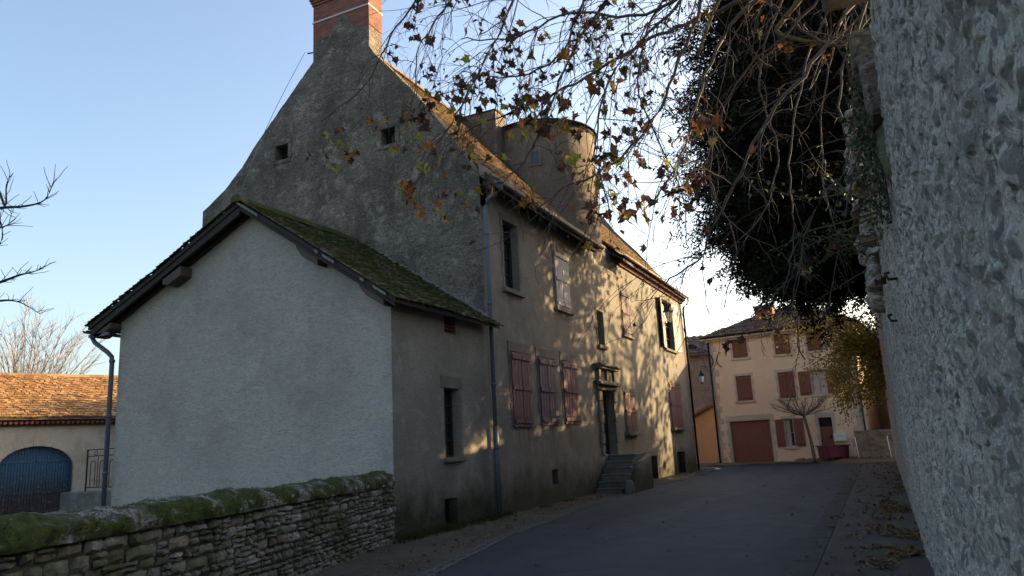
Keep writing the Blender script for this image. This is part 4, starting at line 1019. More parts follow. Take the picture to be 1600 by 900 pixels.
mb = MB(); mb.box(-6, 26, -.02, .16, BE-.5, BE-.36, fb); mb.box(-6, 26, -.02, .3, BE-.355, BE-.2, fb)
u = -6
while u < 26: mb.tube([fb(u, 0, BE-.28), fb(u, .4, BE-.34)], .09, 6); u += .25
BN(mb, 'eave_courses', 'brickpart')
# parapet and iron railing beside the annex
mb = MB(); NQ = 24; pp = MB(); pp.box(-19.15, -15.62, 12.75, 13.15, -1.5, 1.0); tag(pp.build('parapet', 'darkstone', bevel=.03), 'low stone parapet between the mossy wall and the barn yard', 'parapet')
rail = thing('iron_railing', (-17.4, 12.95, 1.0), 'black iron railing with rounded bars on the low parapet by the annex', 'railing'); RL = Part(rail)
mb = MB(); x0, x1 = -18.45, -15.75
for z in (1.08, 2.02, 1.86): mb.box(x0, x1, 12.93, 12.96, z, z+.025)
for x in (x0, x1-.03): mb.box(x, x+.03, 12.93, 12.96, 1.0, 2.05)
RL(mb, 'frame', 'iron')
mb = MB(); x = x0+.16; k = 0
while x < x1-.3:
    mb.tube([(x, 12.945, 1.09), (x, 12.945, 1.66)]+[(x+.09-.09*math.cos(RAD(t)), 12.945, 1.66+.1*math.sin(RAD(t))) for t in (30, 60, 90, 120, 150)]+[(x+.18, 12.945, 1.66), (x+.18, 12.945, 1.09)], .009, 5)
    mb.tube([(x+.27, 12.945, 1.09), (x+.27, 12.945, 1.86)], .009, 5)
    if k % 2 == 0: mb.tube([(x+.18+.055*math.cos(RAD(t)), 12.945, 1.945+.055*math.sin(RAD(t))) for t in range(0, 361, 30)], .009, 5)
    x += .36; k += 1
RL(mb, 'bars', 'iron', smooth=True)

# ------------------------------------------------------------------ lamps and small street things
def lantern(name, wall, out, ztop, arm_z, label, s=1.0, scroll=True):
    """wall: point on the wall; out: horizontal unit vector; lantern hangs below the arm end"""
    t = thing(name, wall, label, 'street lamp'); L = Part(t); wv = Vector(wall); o = Vector(out); e = wv+o*.86*s
    mb = MB(); mb.tube([wv+o*.02, wv+o*.86*s+Vector((0, 0, .05))], .014*s, 6); mb.tube([wv+o*.03+Vector((0, 0, .12)), wv+o*.03-Vector((0, 0, .5*s))], .016*s, 6); mb.tube([wv+o*.03-Vector((0, 0, .42*s)), wv+o*.3*s-Vector((0, 0, .1)), wv+o*.5*s+Vector((0, 0, .02))], .01*s, 6)
    mb.tube([e+Vector((0, 0, .05)), e-Vector((0, 0, .28*s))], .012*s, 6); L(mb, 'bracket', 'iron', smooth=True)
    zt = e.z-.26*s; mb = MB(); mb.lathe([(.0, zt+.06*s), (.05*s, zt), (.07*s, zt-.05*s), (.2*s, zt-.30*s), (.235*s, zt-.33*s), (.235*s, zt-.35*s), (.2*s, zt-.36*s)], e, 6); L(mb, 'cap', 'iron')
    mb = MB(); mb.lathe([(.195*s, zt-.362*s), (.115*s, zt-.80*s)], e, 6); L(mb, 'glass', 'lantern')
    mb = MB()
    for k in range(6):
        a = 2*math.pi*k/6; mb.tube([(e.x+.2*s*math.cos(a), e.y+.2*s*math.sin(a), zt-.36*s), (e.x+.12*s*math.cos(a), e.y+.12*s*math.sin(a), zt-.80*s)], .008*s, 4)
    mb.lathe([(.13*s, zt-.80*s), (.13*s, zt-.83*s), (.05*s, zt-.87*s), (.0, zt-.93*s)], e, 6); L(mb, 'cage', 'iron')
    return t
lantern('wall_lamp', (-8.0, 30.0, 7.25), (1, 0, 0), 6.9, 7.25, 'black iron wall lantern on an arm from the sunlit long house')
pz = PL+ux*.35
lantern('wall_lamp', (PL.x-.02, PL.y+.25, 5.35), (-math.sin(RAD(40)), -math.cos(RAD(40)), 0), 5, 5.35, 'small lantern on the left corner of the pink house', .8)
fl = thing('floodlight', (PL.x, PL.y, 6.5), 'small dark floodlight on a slanting arm at the pink house eaves', 'floodlight'); FLP = Part(fl)
p0 = Vector((PL.x-.0, PL.y-.05, 6.2)); p1 = p0+Vector((-.75, -.15, .3)); mb = MB(); mb.tube([p0, p1], .02, 6); FLP(mb, 'arm', 'iron')
mb = MB(); mb.prism([(-.25, -.08), (.12, -.12), (.2, .05), (-.1, .2), (-.28, .12)], -.12, .12, lambda p, q, t: (p1.x+p, p1.y+t, p1.z+q)); FLP(mb, 'head', 'iron', bevel=.02)
def on_pink(px, py, d=.0):
    u, z = pu(px, py); return PL+ux*u+Vector((math.sin(PZ), -math.cos(PZ), 0))*d+Vector((0, 0, z))
pc = on_pink(1308, 706, 1.1); pl_ = thing('planter', (pc.x, pc.y, .2), 'dark red planter box outside the pink house door', 'planter', rz=RAD(35)); PLP = Part(pl_, True)
mb = MB(); z1 = .56
mb.prism([(-.50, .03), (-.56, z1), (.56, z1), (.50, .03)], -.5, .5, lambda p, q, t: (p, t, q)); PLP(mb, 'box', 'planter', bevel=.012)
mb = MB(); mb.box(-.62, .62, -.54, -.46, z1+.001, z1+.06); mb.box(-.62, .62, .46, .54, z1+.001, z1+.06); mb.box(-.62, -.54, -.459, .459, z1+.001, z1+.06); mb.box(.54, .62, -.459, .459, z1+.001, z1+.06); PLP(mb, 'rim', 'planter', bevel=.008)
mb = MB(); mb.box(-.54, .54, -.46, .46, z1-.05, z1+.02); PLP(mb, 'soil', 'soil')
mb = MB()
for x in (-.45, .3): mb.box(x, x+.14, -.45, .45, -.06, .03)
PLP(mb, 'feet', 'iron')
wb = on_pink(1313, 683, .03); mb = MB(); mb.box(-.3, .3, -.1, .0, -.2, .2); mb.box(-.28, .28, -.115, -.101, .08, .11)
o = mb.build('letter_box', 'white', bevel=.015); o.location = wb; o.rotation_euler[2] = PZ; tag(o, 'white letter box fixed to the wall right of the pink house door', 'letter box')
for px, py, lab, Y in ((1341, 705, 'thin white marker post standing at the left end of the far garden wall', 39.9), (1391, 700, 'thin white marker post leaning at the right end of the garden wall', 39.7)):
    p = at(px, py, Y); mb = MB(); mb.tube([(p.x, Y, .05), (p.x-.03, Y, .6), (p.x-.06, Y, 1.15)], .022, 7); tag(mb.build('marker_post', 'white', smooth=True), lab, 'post', 'marker posts by the garden wall')

# ------------------------------------------------------------------ trees
def rvec(rg): return Vector((rg.uniform(-1, 1), rg.uniform(-1, 1), rg.uniform(-1, 1)))
def wander(rg, p, d, L, n, droop=0.0, jit=.25):
    pts = [Vector(p)]; d = Vector(d).normalized(); s = L/n
    for i in range(n):
        d = (d+rvec(rg)*jit+Vector((0, 0, -droop))).normalized(); pts.append(pts[-1]+d*s)
    return pts
def resample(pts, step):
    out = [Vector(pts[0])]
    for a, b in zip(pts, pts[1:]):
        a, b = Vector(a), Vector(b); k = max(1, int((b-a).length/step))
        out += [a.lerp(b, (i+1)/k) for i in range(k)]
    return out
def smoothpath(pts, k=4):
    pts = [Vector(p) for p in pts]; out = []
    for i in range(len(pts)-1):
        p0, p1, p2, p3 = pts[max(i-1, 0)], pts[i], pts[i+1], pts[min(i+2, len(pts)-1)]
        for j in range(k):
            t = j/k; out.append(.5*((2*p1)+(p2-p0)*t+(2*p0-5*p1+4*p2-p3)*t*t+(3*p1-p0-3*p2+p3)*t**3))
    out.append(pts[-1]); return out
LEAF = [(0, 0), (.10, .10), (.42, .02), (.36, .22), (.52, .42), (.30, .46), (.24, .60), (.13, .62), (0, 1.0), (-.13, .62), (-.24, .60), (-.30, .46), (-.52, .42), (-.36, .22), (-.42, .02), (-.10, .10)]
def plane_leaf(mb, p, ax, nrm, s, rg):
    ax = ax.normalized(); sd = ax.cross(nrm)
    if sd.length < .05: sd = ax.cross(Vector((.3, .8, .4)))
    sd.normalize(); n = sd.cross(ax); fold = rg.uniform(-.1, .6); curl = rg.uniform(-.3, .7)
    vs = [p+ax*(.42*s)+n*(curl*.10*s)]
    cr = rg.uniform(.0, .25) if rg.random() < .3 else rg.uniform(.15, .55); nar = rg.uniform(.35, 1.05); fold *= 1+2.2*cr; curl += rg.uniform(-1, 1)*cr*2.4
    for a, b in LEAF:
        a = a*nar+rg.uniform(-.12, .12)*cr; b = b+rg.uniform(-.16, .16)*cr; vs.append(p+sd*(a*s)+ax*(b*s)+n*(abs(a)*fold*s-curl*(b-.45)**2*s*1.2+rg.uniform(-.03-.22*cr, .03+.22*cr)*s))
    k = len(LEAF); mb.add(vs, [(0, 1+i, 1+(i+1) % k) for i in range(k)])
def quad_leaf(mb, p, rg, s, asp=.6):
    ax = rvec(rg).normalized(); sd = ax.cross(rvec(rg)).normalized(); n = ax.cross(sd)
    mb.add([p, p+ax*s*.5+sd*s*asp*.5+n*s*.1, p+ax*s, p+ax*s*.5-sd*s*asp*.5+n*s*.1], [(0, 1, 2, 3)])

# --- the plane tree whose branches hang over the street
rg = random.Random(12)
pt = thing('plane_tree', (2.4, 8.6, 0), 'plane tree leaning over the rubble wall, bare hanging twigs and last brown leaves', 'tree'); PT = Part(pt)
mb = MB(); fork = Vector((2.2, 8.6, 6.2))
mb.tube(smoothpath([(2.4, 8.6, 0), (2.45, 8.55, 2.5), (2.3, 8.6, 4.6), fork]), [.36]*4+[.33]*4+[.3]*4+[.28], 12); PT(mb, 'trunk', 'bark', smooth=True)
guides = [
 ([(1470, -260, 8.4), (1330, -120, 8.2), (1200, -20, 8), (1090, 30, 8), (1000, 68, 8), (900, 130, 8.2), (815, 168, 8.5), (740, 200, 8.8), (690, 235, 9)], .06),
 ([(1400, -200, 8), (1240, -60, 7.6), (1130, 60, 7.4), (1085, 170, 7.2), (1060, 255, 7), (1005, 330, 7)], .045),
 ([(1380, -330, 9), (1180, -200, 9), (1000, -60, 9), (905, 60, 9), (862, 160, 9), (818, 255, 8.8), (770, 290, 8.6)], .055),
 ([(1300, -420, 9.6), (1020, -260, 9.6), (800, -120, 9.6), (655, -5, 9.6), (597, 85, 9.6), (565, 140, 9.5), (500, 190, 9.4)], .05),
 ([(1280, -400, 8.4), (960, -220, 8.2), (790, -100, 8), (706, 0, 8), (655, 75, 8), (650, 150, 8)], .042),
 ([(1420, -120, 7), (1350, -20, 6.8), (1270, 100, 6.6), (1190, 205, 6.6), (1125, 330, 6.8), (1085, 410, 6.8), (1035, 445, 6.8)], .04),
 ([(1395, -30, 8.4), (1330, 62, 8.3), (1280, 62, 8.2), (1225, 25, 8.1), (1180, -10, 8), (1130, 10, 8)], .05),
 ([(1400, -200, 8.8), (1310, -20, 8.8), (1255, 120, 8.8), (1235, 260, 8.7), (1240, 370, 8.7), (1225, 460, 8.6)], .035),
 ([(1360, -200, 9.2), (1240, -40, 9.2), (1185, 120, 9.2), (1215, 230, 9.2), (1195, 330, 9.2), (1130, 400, 9.2)], .035),
 ([(1420, -160, 7.6), (1350, 20, 7.5), (1310, 150, 7.5), (1325, 250, 7.5), (1270, 330, 7.5), (1240, 470, 7.6), (1255, 560, 7.6)], .03),
 ([(1330, -300, 8), (1140, -100, 7.8), (1080, 50, 7.6), (1030, 170, 7.4), (965, 250, 7.2), (890, 290, 7), (838, 325, 6.8)], .045),
 ([(1300, -380, 7.6), (980, -200, 7.4), (830, -60, 7.2), (780, 50, 7), (735, 140, 7), (690, 215, 6.9), (648, 290, 6.8)], .04),
 ([(1340, -330, 8.6), (1090, -160, 8.4), (930, -20, 8.2), (870, 90, 8), (780, 120, 8), (720, 110, 8)], .04),
 ([(1360, -260, 8), (1180, -110, 7.6), (1050, 20, 7.4), (960, 110, 7.2), (930, 220, 7), (950, 330, 7)], .04),
 ([(1390, -160, 8.6), (1270, 10, 8.6), (1150, 130, 8.7), (1110, 270, 8.8), (1150, 380, 8.9), (1130, 480, 9)], .032),
 ([(1380, -240, 7.2), (1200, -90, 7), (1010, 20, 6.8), (890, 20, 6.8), (800, 60, 6.9), (720, 60, 7)], .04),
 ([(1345, -280, 9.4), (1130, -120, 9.4), (1020, 30, 9.4), (1000, 150, 9.3), (1060, 290, 9.2), (1075, 390, 9.2)], .035),
 ([(1420, -180, 9.8), (1330, 0, 9.8), (1290, 130, 9.8), (1285, 270, 9.8), (1310, 390, 9.8), (1290, 480, 9.8)], .03),
]
def in_photo(p):
    c = RW.T@np.array([p.x, p.y, p.z-EYE]); return 800+c[0]/c[2]*FPX, 450+c[1]/c[2]*FPX
br, tw, lf, lb = MB(), MB(), MB(), MB(); leaf_sites = []
for path, r0 in guides:
    r0 *= .55 if path[-1][0] > 1115 else .72
    pts = smoothpath([at(*p) for p in path], 6); pts = smoothpath([fork, (fork+pts[0])/2+Vector((-.3, 0, .9)), pts[0]], 6)[:-1]+pts
    pts = [p+rvec(rg)*.022 for p in pts]; n = len(pts); r1 = .0065
    rad = [.13*(1-t)+r0*t if (t := i/12) < 1 else r0+(r1-r0)*((i-12)/(n-13))**.62 for i in range(n)]
    br.tube(pts, rad, 7)
    L = 0; nxt = .1
    for i in range(14, n-1):
        L += (pts[i+1]-pts[i]).length
        while L > nxt:
            nxt += rg.uniform(.06, .16) if in_photo(pts[i])[0] < 1110 else rg.uniform(.16, .40)
            d = (pts[i+1]-pts[i]).normalized(); d2 = (d*rg.uniform(.2, 1)+rvec(rg)*.9+Vector((-.1, 0, -.15))).normalized()
            ln = rg.uniform(.35, 1.25); sub = wander(rg, pts[i], d2, ln, 7, .10, .26)
            r_s = min(rad[i]*.6, rg.uniform(.0045, .009)); tw.tube(sub, [r_s*(1-.62*k/7) for k in range(8)], 4, False)
            for k in range(1, 8):
                if rg.random() < .55:
                    s3 = wander(rg, sub[k], (sub[k]-sub[k-1]).normalized()+rvec(rg)*.9, rg.uniform(.10, .45), 5, .10, .3); tw.tube(s3, [.0038, .0035, .003, .0026, .0022, .002], 3, False); leaf_sites.append((s3[-1], sub[k], i/n))
                    if rg.random() < .4:
                        s4 = wander(rg, s3[2], (s3[2]-s3[1]).normalized()+rvec(rg)*.9, rg.uniform(.08, .22), 3, .05, .3); tw.tube(s4, [.0026, .0024, .002, .0018], 3, False); leaf_sites.append((s4[-1], s3[2], i/n))
    leaf_sites.append((pts[-1], pts[-2], 1))
for tip, base, f in leaf_sites:
    px, py = in_photo(tip)
    dens = .36 if px < 1010 else (.13 if px < 1110 else .06)
    if px < 640: dens = .14
    if px < 920 and py > 170: dens = .30
    if py > 330 and px < 1080: dens = .05
    cl = mnoise.noise(tip*1.1)
    if rg.random() > dens*(1+2.8*max(-.35, cl)): continue
    for k in range(rg.choice((1, 1, 2, 2, 3, 4))):
        s = rg.uniform(.045, .11) if rg.random() < (.74 if py < 170 else .45) else rg.uniform(.11, .19)
        ax = (Vector((0, 0, -.9))+rvec(rg)*.8).normalized(); p = tip+rvec(rg)*.045*k
        stalk = p+ax*.045; tw.tube([p, stalk], .0018, 3, False); plane_leaf(lb if rg.random() < (.55 if px < 920 and py > 170 else .12) else lf, stalk, ax, rvec(rg)+Vector((0, -.5, 0)), s, rg)
PT(br, 'branches', 'twig', smooth=True, fixn=False); PT(tw, 'twigs', 'twig', fixn=False); PT(lf, 'foliage', 'planeleaf', fixn=False); PT(lb, 'foliage', 'brightleaf', fixn=False, label='yellow green and orange leaves')
mb = MB()
for path in ([(1300, -60, 9), (1225, 30, 9), (1215, 50, 9), (1250, 62, 8.9), (1290, 66, 8.7), (1350, 62, 8.4)], [(1150, -60, 9), (1110, 30, 9), (1090, 90, 9)]):
    pts = smoothpath([at(*p) for p in path], 6); mb.tube(pts, [.034-.02*i/(len(pts)-1) for i in range(len(pts))], 8)
PT(mb, 'mossy_limbs', 'mossbark', smooth=True)

# --- dark yew behind the wall
rg = random.Random(3)
yw = thing('yew_tree', (2.2, 20.5, 0), 'tall dark evergreen behind the rubble wall, its crown hanging over the street', 'tree'); YW = Part(yw)
mb = MB(); mb.tube([(2.2, 20.5, 0), (2.1, 20.5, 4), (1.6, 20.5, 9), (1.2, 20.5, 14), (1.0, 20.5, 18)], [.45, .4, .3, .18, .05], 10)
nd = MB()
def spray(mb, p, d, s, rg, k=7):
    d = d.normalized(); sd = d.cross(rvec(rg)).normalized()
    for i in range(k):
        t = (i+.5)/k; q = p+d*(s*t); sg = 1 if i % 2 else -1; e = (sd*sg*.8+d*.7+rvec(rg)*.25).normalized()*s*rg.uniform(.28, .5); w_ = d*s*.10
        mb.add([q-w_, q+w_, q+e], [(0, 1, 2)])
lim = []
for i in range(270):
    z = rg.uniform(5.8, 17.5); a = rg.uniform(0, 2*math.pi)
    R_ = (5.3-max(0, z-9.5)*.34-max(0, 7.8-z)*1.1)*rg.uniform(.75, 1.05)
    if R_ < .5: continue
    x0 = 2.2-(z/18)*1.2; b0 = Vector((x0, 20.5, z)); d = Vector((math.cos(a)*1.08-.24, math.sin(a)*.85, rg.uniform(-.18, .16)))
    pts = wander(rg, b0, d, R_, 8, .035, .10); mb.tube(pts, [.06*(1-.85*k/8) for k in range(9)], 5, False)
    for k in range(2, 9):
        for _ in range(int(6+k*2.3)):
            c = pts[k]+Vector((rg.gauss(0, .42), rg.gauss(0, .42), rg.gauss(-.12, .3)))
            for _ in range(5): spray(nd, c+rvec(rg)*.22, (pts[k]-pts[k-1]).normalized()+rvec(rg)*.9+Vector((0, 0, -.35)), rg.uniform(.24, .46), rg, 5)
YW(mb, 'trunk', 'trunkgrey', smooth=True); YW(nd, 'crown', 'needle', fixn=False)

# --- plane trees farther along behind the wall: they throw the leaf shadows on the house
def leafy_tree(loc, h, label, seed, crown, nl, leafmat, ls=(.16, .3), trunk_r=.24, grp=None, clumps=60, z_lo=.35, name='plane_tree'):
    rg = random.Random(seed); t = thing(name, loc, label, name.split('_')[-1], grp); T = Part(t); x, y, zb = loc
    mb = MB(); mb.tube(smoothpath([(x, y, zb), (x+.1, y, h*.25), (x-.1, y+.1, h*.5), (x, y, h*.8)], 4), [trunk_r*(1-.07*i) for i in range(13)], 9)
    lv = MB(); cx, cy, cz, rx, ry, rz_ = crown; centres = []
    for i in range(clumps):
        d = rvec(rg)
        while d.length > 1: d = rvec(rg)
        c = Vector((cx+d.x*rx, cy+d.y*ry, cz+d.z*rz_)); s0 = Vector((x, y, min(h*.75, max(h*.28, c.z-rg.uniform(.5, 2.5)))))
        mid = s0.lerp(c, .5)+Vector((0, 0, .3))+rvec(rg)*.3; mb.tube(smoothpath([s0, mid, c], 4), [.07-.006*k for k in range(9)], 5, False); centres.append(c)
        for _ in range(6):
            e = c+rvec(rg)*.9; mb.tube([c, (c+e)/2+rvec(rg)*.12, e], [.015, .01, .005], 3, False)
    for i in range(nl):
        c = rg.choice(centres); p = c+Vector((rg.gauss(0, .62), rg.gauss(0, .62), rg.gauss(-.1, .55))); quad_leaf(lv, p, rg, rg.uniform(*ls), .75)
    T(mb, 'trunk', 'trunkgrey', smooth=True, fixn=False); T(lv, 'foliage', leafmat, fixn=False); return t
leafy_tree((2.6, 30.5, 0), 15, 'thick plane tree with brown leaves behind the rubble wall, past the dark evergreen', 71, (1.8, 32, 11.8, 3.2, 4.0, 4.8), 4300, 'planeleaf', (.22, .42), clumps=80)
leafy_tree((2.4, 26.0, 0), 15, 'plane tree with brown leaves close behind the dark evergreen, over the rubble wall', 73, (2.2, 26.5, 12.4, 3.0, 3.6, 4.6), 3900, 'planeleaf', (.22, .42), clumps=70)
leafy_tree((1.9, 29, 0), 9, 'added brown leaved shrub, unseen behind the rubble wall, to roughen its shadow', 74, (1.75, 29.5, 8.2, .9, 6.2, 2.0), 750, 'planeleaf', (.22, .42), clumps=60, trunk_r=.12, name='shrub')  # unseen shrub added so the wall's shadow edge breaks up
leafy_tree((5.6, 45, 0), 15, 'tall yellowing tree behind the end of the rubble wall', 72, (5.4, 44.5, 9.6, 3.4, 6.0, 4.6), 1500, 'yellowleaf', (.24, .46), clumps=75, trunk_r=.2)

# --- yellow leaved shrub at the end of the wall
rg = random.Random(9)
ys_ = thing('yellow_tree', (.9, 31, 0), 'small yellow leaved tree overhanging the far end of the rubble wall', 'tree'); YS = Part(ys_)
mb = MB(); lv = MB(); base = Vector((1.3, 31, 3.2)); mb.tube([(1.4, 31, 0), (1.35, 31, 3), base+Vector((0, 0, .5))], [.14, .12, .1], 8)
for i in range(64):
    px = rg.triangular(1185, 1385, 1345); lo = 650-max(0, 1350-px)*.62; py = rg.uniform(492+max(0, px-1330)*.4, max(lo, 560)); Y = rg.uniform(29.3, 33); e = at(px, py, Y)
    if px < 1290 and rg.random() < .2: continue
    pts = smoothpath([base+rvec(rg)*.3, base.lerp(e, .55)+Vector((0, 0, rg.uniform(.2, .9))), e], 5); mb.tube(pts, [.028-.0024*k for k in range(11)], 4, False)
    for k in range(3, 11):
        for _ in range(14 if px > 1290 else 11):
            quad_leaf(lv, pts[k]+Vector((rg.gauss(0, .2), rg.gauss(0, .2), rg.gauss(-.08, .2))), rg, rg.uniform(.07, .15), .7)
YS(mb, 'trunk', 'trunkgrey', fixn=False); YS(lv, 'foliage', 'yellowleaf', fixn=False)
vn = thing('creeper', (.45, 36.5, 2), 'olive and gold creeper hanging over the far end of the rubble wall', 'plant'); VN = Part(vn)
mb, lv = MB(), MB()
for i in range(46):
    x = rg.uniform(-1.5, .7); y = rg.uniform(36, 38.6); z0 = rg.uniform(4.6, 6.4)-abs(x-.2)*.35; L = rg.uniform(.8, 2.6); pts = wander(rg, (x, y, z0), (0, -.1, -1), L, 8, .12, .18); mb.tube(pts, .008, 3, False)
    if i % 4 == 0: mb.tube([(.6, y, 5.5), (x, y, z0+.25), (x, y, z0)], .012, 4, False)
    for p in pts:
        for _ in range(16): quad_leaf(lv, p+Vector((rg.gauss(0, .16), rg.gauss(0, .16), rg.gauss(0, .12))), rg, rg.uniform(.06, .14), .6)
VN(mb, 'stems', 'trunkgrey', fixn=False); VN(lv, 'foliage', 'olivevine', fixn=False)

# --- pollarded bare tree in front of the pink house
rg = random.Random(21)
pb = on_pink(1284, 715, 1.9); po = thing('pollarded_tree', (pb.x, pb.y, .1), 'small bare umbrella shaped tree in front of the pink house', 'tree'); PO = Part(po)
mb = MB(); f0 = Vector((pb.x-.25, pb.y, 2.35)); mb.tube(smoothpath([(pb.x, pb.y, .05), (pb.x-.08, pb.y, 1.2), f0], 4), [.10, .09, .085, .08, .075, .072, .07, .07, .08], 9); PO(mb, 'trunk', 'trunkgrey', smooth=True)
mb = MB()
for i in range(15):
    a = 2*math.pi*i/15+rg.uniform(-.2, .2); d = Vector((math.cos(a), math.sin(a)*.8, rg.uniform(.12, .55)))
    pts = wander(rg, f0+Vector((0, 0, -.05)), d, rg.uniform(1.0, 1.6), 6, -.06, .16); mb.tube(pts, [.024-.0025*k for k in range(7)], 5, False)
    for k in range(1, 7):
        for _ in range(4):
            s2 = wander(rg, pts[k], (pts[k]-pts[k-1]).normalized()+rvec(rg)*.6+Vector((0, 0, .25)), rg.uniform(.25, .6), 4, -.02, .2); mb.tube(s2, [.008, .007, .006, .005, .004], 4, False)
PO(mb, 'crown', 'trunkgrey', fixn=False)

# --- bare trees on the left
rg = random.Random(33)
bt = thing('bare_tree', (-62, 37.5, 0), 'pale bare tree with a fan of fine twigs behind the barn', 'tree'); BT = Part(bt); base = Vector((-62, 37.5, 0))
mb = MB(); mb.tube([base-Vector((0, 0, 1.5)), base+Vector((0, 0, 4.5))], [.3, .24], 8); BT(mb, 'trunk', 'paletwig', smooth=True)
mb = MB()
for i in range(46):
    a = rg.uniform(0, 2*math.pi); tl = rg.uniform(.05, .95); d = Vector((math.cos(a)*tl, math.sin(a)*tl, 1)); pts = wander(rg, base+Vector((0, 0, rg.uniform(3, 4.5))), d, rg.uniform(8.5, 12.5)*(1-.25*tl), 12, .005, .09); mb.tube(pts, [.065*(1-.85*k/12) for k in range(13)], 4, False)
    for k in range(2, 13):
        for _ in range(3):
            s2 = wander(rg, pts[k], (pts[k]-pts[k-1]).normalized()+rvec(rg)*.6+Vector((0, 0, .1)), rg.uniform(1.0, 2.6)*(1-.03*k), 5, 0, .14); mb.tube(s2, [.02, .017, .014, .011, .008, .006], 3, False)
            if rg.random() < .7: mb.tube(wander(rg, s2[2], (s2[2]-s2[1]).normalized()+rvec(rg)*.7, rg.uniform(.5, 1.3), 3, 0, .15), [.011, .009, .007, .005], 3, False)
BT(mb, 'crown', 'paletwig', fixn=False)
nb_ = thing('bare_tree', (-17.5, 8, 0), 'dark bare branches reaching in from a tree beyond the left edge', 'tree'); NB = Part(nb_)
mb = MB(); top = Vector((-17.2, 8.0, 5.0)); mb.tube(smoothpath([(-17.5, 8, -1.5), (-17.3, 8, 2.5), top], 4), [.2, .19, .18, .17, .16, .15, .14, .13, .12], 9); NB(mb, 'trunk', 'darktwig', smooth=True)
mb = MB()
for path in ([(-60, 335, 8), (0, 325, 8), (40, 322, 8), (70, 312, 8), (84, 283, 8)], [(-60, 300, 8), (-10, 290, 8), (8, 322, 8), (10, 290, 8), (16, 275, 8)], [(-60, 370, 8), (0, 356, 8), (14, 350, 8)], [(-60, 460, 8.5), (0, 441, 8.5), (30, 430, 8.5), (50, 425, 8.5), (66, 420, 8.5)], [(-50, 480, 9), (0, 470, 9), (30, 472, 9), (62, 490, 9)], [(-40, 400, 8), (0, 380, 8), (3, 352, 8)]):
    pts = smoothpath([top, (top+at(*path[0]))/2+Vector((0, 0, .4))]+[at(*p) for p in path], 5); n = len(pts); mb.tube(pts, [.05*(1-i/(n-1))**1.2+.006 for i in range(n)], 6, False)
    for i in range(n//2, n):
        for _ in range(2):
            if rg.random() < .55: mb.tube(wander(rg, pts[i], (pts[i]-pts[i-1]).normalized()+rvec(rg)*.8+Vector((0, 0, .3)), rg.uniform(.12, .45), 4, -.03, .25), [.008, .007, .006, .005, .004], 3, False)
NB(mb, 'branches', 'darktwig', fixn=False)

leafy_tree((-33.6, 38.2, -1.45), 9, 'dense unseen evergreen added behind the long house to shade the barn', 75, (-33.6, 38.2, 4.6, 4.2, 4.2, 4.4), 26000, 'needle', (.2, .4), clumps=90, name='added_shade_tree')  # hidden tree added only to keep the barn front in shade
# --- ivy on the wall top by the corbel
rg = random.Random(44)
iv = thing('ivy', (.3, 5.6, 3.8), 'ivy with green and dead brown leaves beside the stone corbel on the rubble wall', 'ivy'); IV = Part(iv)
mb, g1, g2 = MB(), MB(), MB()
for i in range(26):
    y = rg.uniform(5.0, 6.6); z = rwtop(y)+rg.uniform(-.1, .15); pts = wander(rg, (rwx(y)-.05, y, z), (0, .25, -1), rg.uniform(.3, 1.15), 8, .05, .2)
    pts = [Vector((min(p.x, rwx(p.y)-.02) if p.x > 0 else p.x, p.y, p.z)) for p in pts]; mb.tube(pts, .006, 4, False)
    for p in pts:
        for _ in range(7):
            q = p+Vector((-abs(rg.gauss(.02, .035)), rg.gauss(0, .07), rg.gauss(0, .06))); plane_leaf(g2 if (q.z > 3.85 and rg.random() < .75) or rg.random() < .12 else g1, q, rvec(rg)+Vector((0, 0, -.6)), Vector((-1, -.4, .2)), rg.uniform(.03, .062), rg)
IV(mb, 'stems', 'twig', fixn=False); IV(g1, 'foliage', 'ivyleaf', fixn=False, label='green ivy leaves'); IV(g2, 'foliage', 'deadleaf', fixn=False, label='dead brown ivy leaves')
sg = thing('sapling', (.3, 9.5, 3.6), 'pale green sapling growing out of the rubble wall top beside the cable', 'plant'); SG = Part(sg)
mb, g1 = MB(), MB()
for i in range(10):
    p0 = Vector((.33, rg.uniform(8, 13), rg.uniform(3.9, 4.4))); pts = wander(rg, p0, (-1, rg.uniform(-.5, .5), rg.uniform(-.2, .5)), rg.uniform(.6, 1.6), 9, .02, .2); mb.tube(pts, [.014-.0012*k for k in range(10)], 5, False)
    for p in pts[3:]:
        for _ in range(4): quad_leaf(g1, p+rvec(rg)*.09, rg, rg.uniform(.04, .08), .6)
SG(mb, 'stems', 'mossbark', fixn=False); SG(g1, 'foliage', 'ivyleaf', fixn=False)

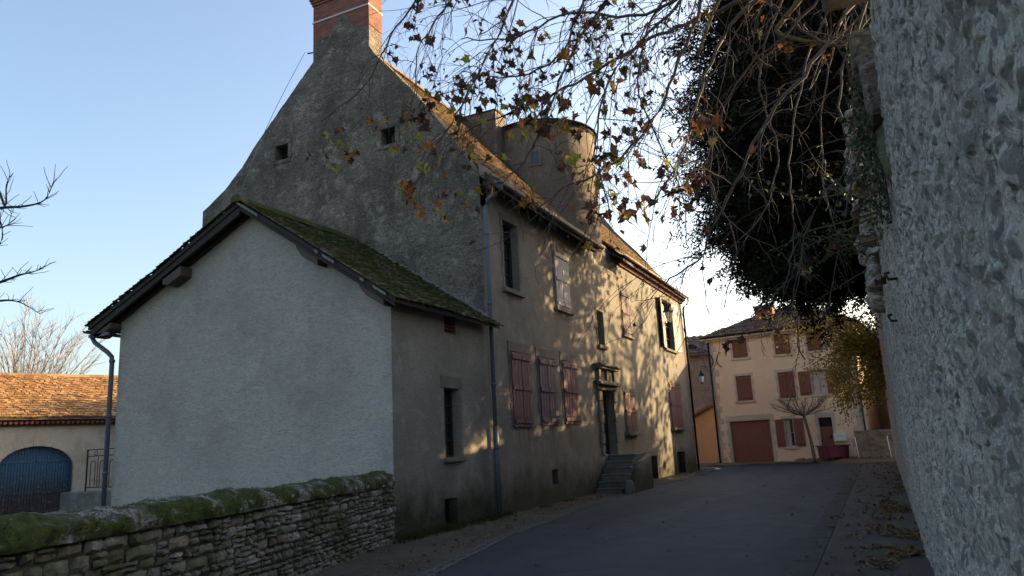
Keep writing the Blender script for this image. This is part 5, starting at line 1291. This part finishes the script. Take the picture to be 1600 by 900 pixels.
# --- leaf litter
rg = random.Random(55); mb = MB()
def litter(x, y, z, s): plane_leaf(mb, Vector((x, y, z+.012)), Vector((rg.uniform(-1, 1), rg.uniform(-1, 1), rg.uniform(-.1, .2))), Vector((rg.uniform(-.3, .3), rg.uniform(-.3, .3), 1)), s, rg)
for _ in range(1900):
    y = 6+abs(rg.gauss(0, 1))*9; x = rwx(y)-.05-abs(rg.gauss(0, .32))
    if mnoise.noise((x*1.5, y*.9, 2)) < -.05: continue
    litter(x, y, .056, rg.uniform(.05, .13))
for _ in range(260): y = rg.uniform(6, 37); litter(rg.uniform(-1.1, .3), y, .05, rg.uniform(.05, .11))
for _ in range(700): y = rg.uniform(7, 36); xr = rl(y)-.3; x = xr-abs(rg.gauss(0, .6)); litter(max(x, -7.9), y, .045, rg.uniform(.04, .10))
for _ in range(50): y = rg.uniform(8, 36); litter(rg.uniform(rl(y), ROADR), y, .006, rg.uniform(.05, .1))
for _ in range(500): litter(rg.uniform(-4, 1), rg.uniform(39.5, 43.5), .17, rg.uniform(.08, .14))
tag(mb.build('fallen_leaves', 'litter', fixn=False), 'brown fallen leaves along the pavement and verge', 'leaves', kind='stuff')
mb = MB()
for _ in range(2600):
    y = rg.uniform(7, 34); xr = rl(y)-.3; x = rg.uniform(-8.0 if y > 11.5 else lowx(y)+.05, xr); s_ = rg.uniform(.006, .02); z0 = .012+.045*(1-(x+8.35)/(xr+8.35))+.035*mnoise.noise((x*1.7, y*1.7, 0))+.02*mnoise.noise((x*6, y*6, 3))
    P = [(x+s_*math.cos(a)*rg.uniform(.7, 1.3), y+s_*math.sin(a)*rg.uniform(.7, 1.3), z0-.004) for a in (0, 1.3, 2.5, 3.8, 5)]+[(x, y, z0+s_*rg.uniform(.5, .9))]
    mb.add(P, [(0, 1, 5), (1, 2, 5), (2, 3, 5), (3, 4, 5), (4, 0, 5)])
tag(mb.build('pebbles', 'pebble', fixn=False), 'pale grit and pebbles strewn over the verge', 'gravel', kind='stuff')
# --- weeds and moss tufts along the foot of the house
mb = MB()
for _ in range(5200):
    y = rg.uniform(11.2, 22) if rg.random() < .8 else rg.uniform(22, 36); x = -7.95+abs(rg.gauss(0, .14))
    if mnoise.noise((x*2, y*1.1, 6)) < -.1+(.35 if y > 16 else -.2): continue
    p = Vector((x, y, .03)); L = rg.uniform(.03, .16)*(1.3 if y < 16 else .7); d = Vector((rg.uniform(-.4, .6), rg.uniform(-.5, .5), 1)).normalized(); sd = Vector((rg.uniform(-1, 1), rg.uniform(-1, 1), 0)).normalized()*.007
    mb.add([p-sd, p+sd, p+d*L], [(0, 1, 2)])
tag(mb.build('wall_foot_weeds', 'moss', fixn=False), 'low weeds along the foot of the house wall', 'weeds', kind='stuff')
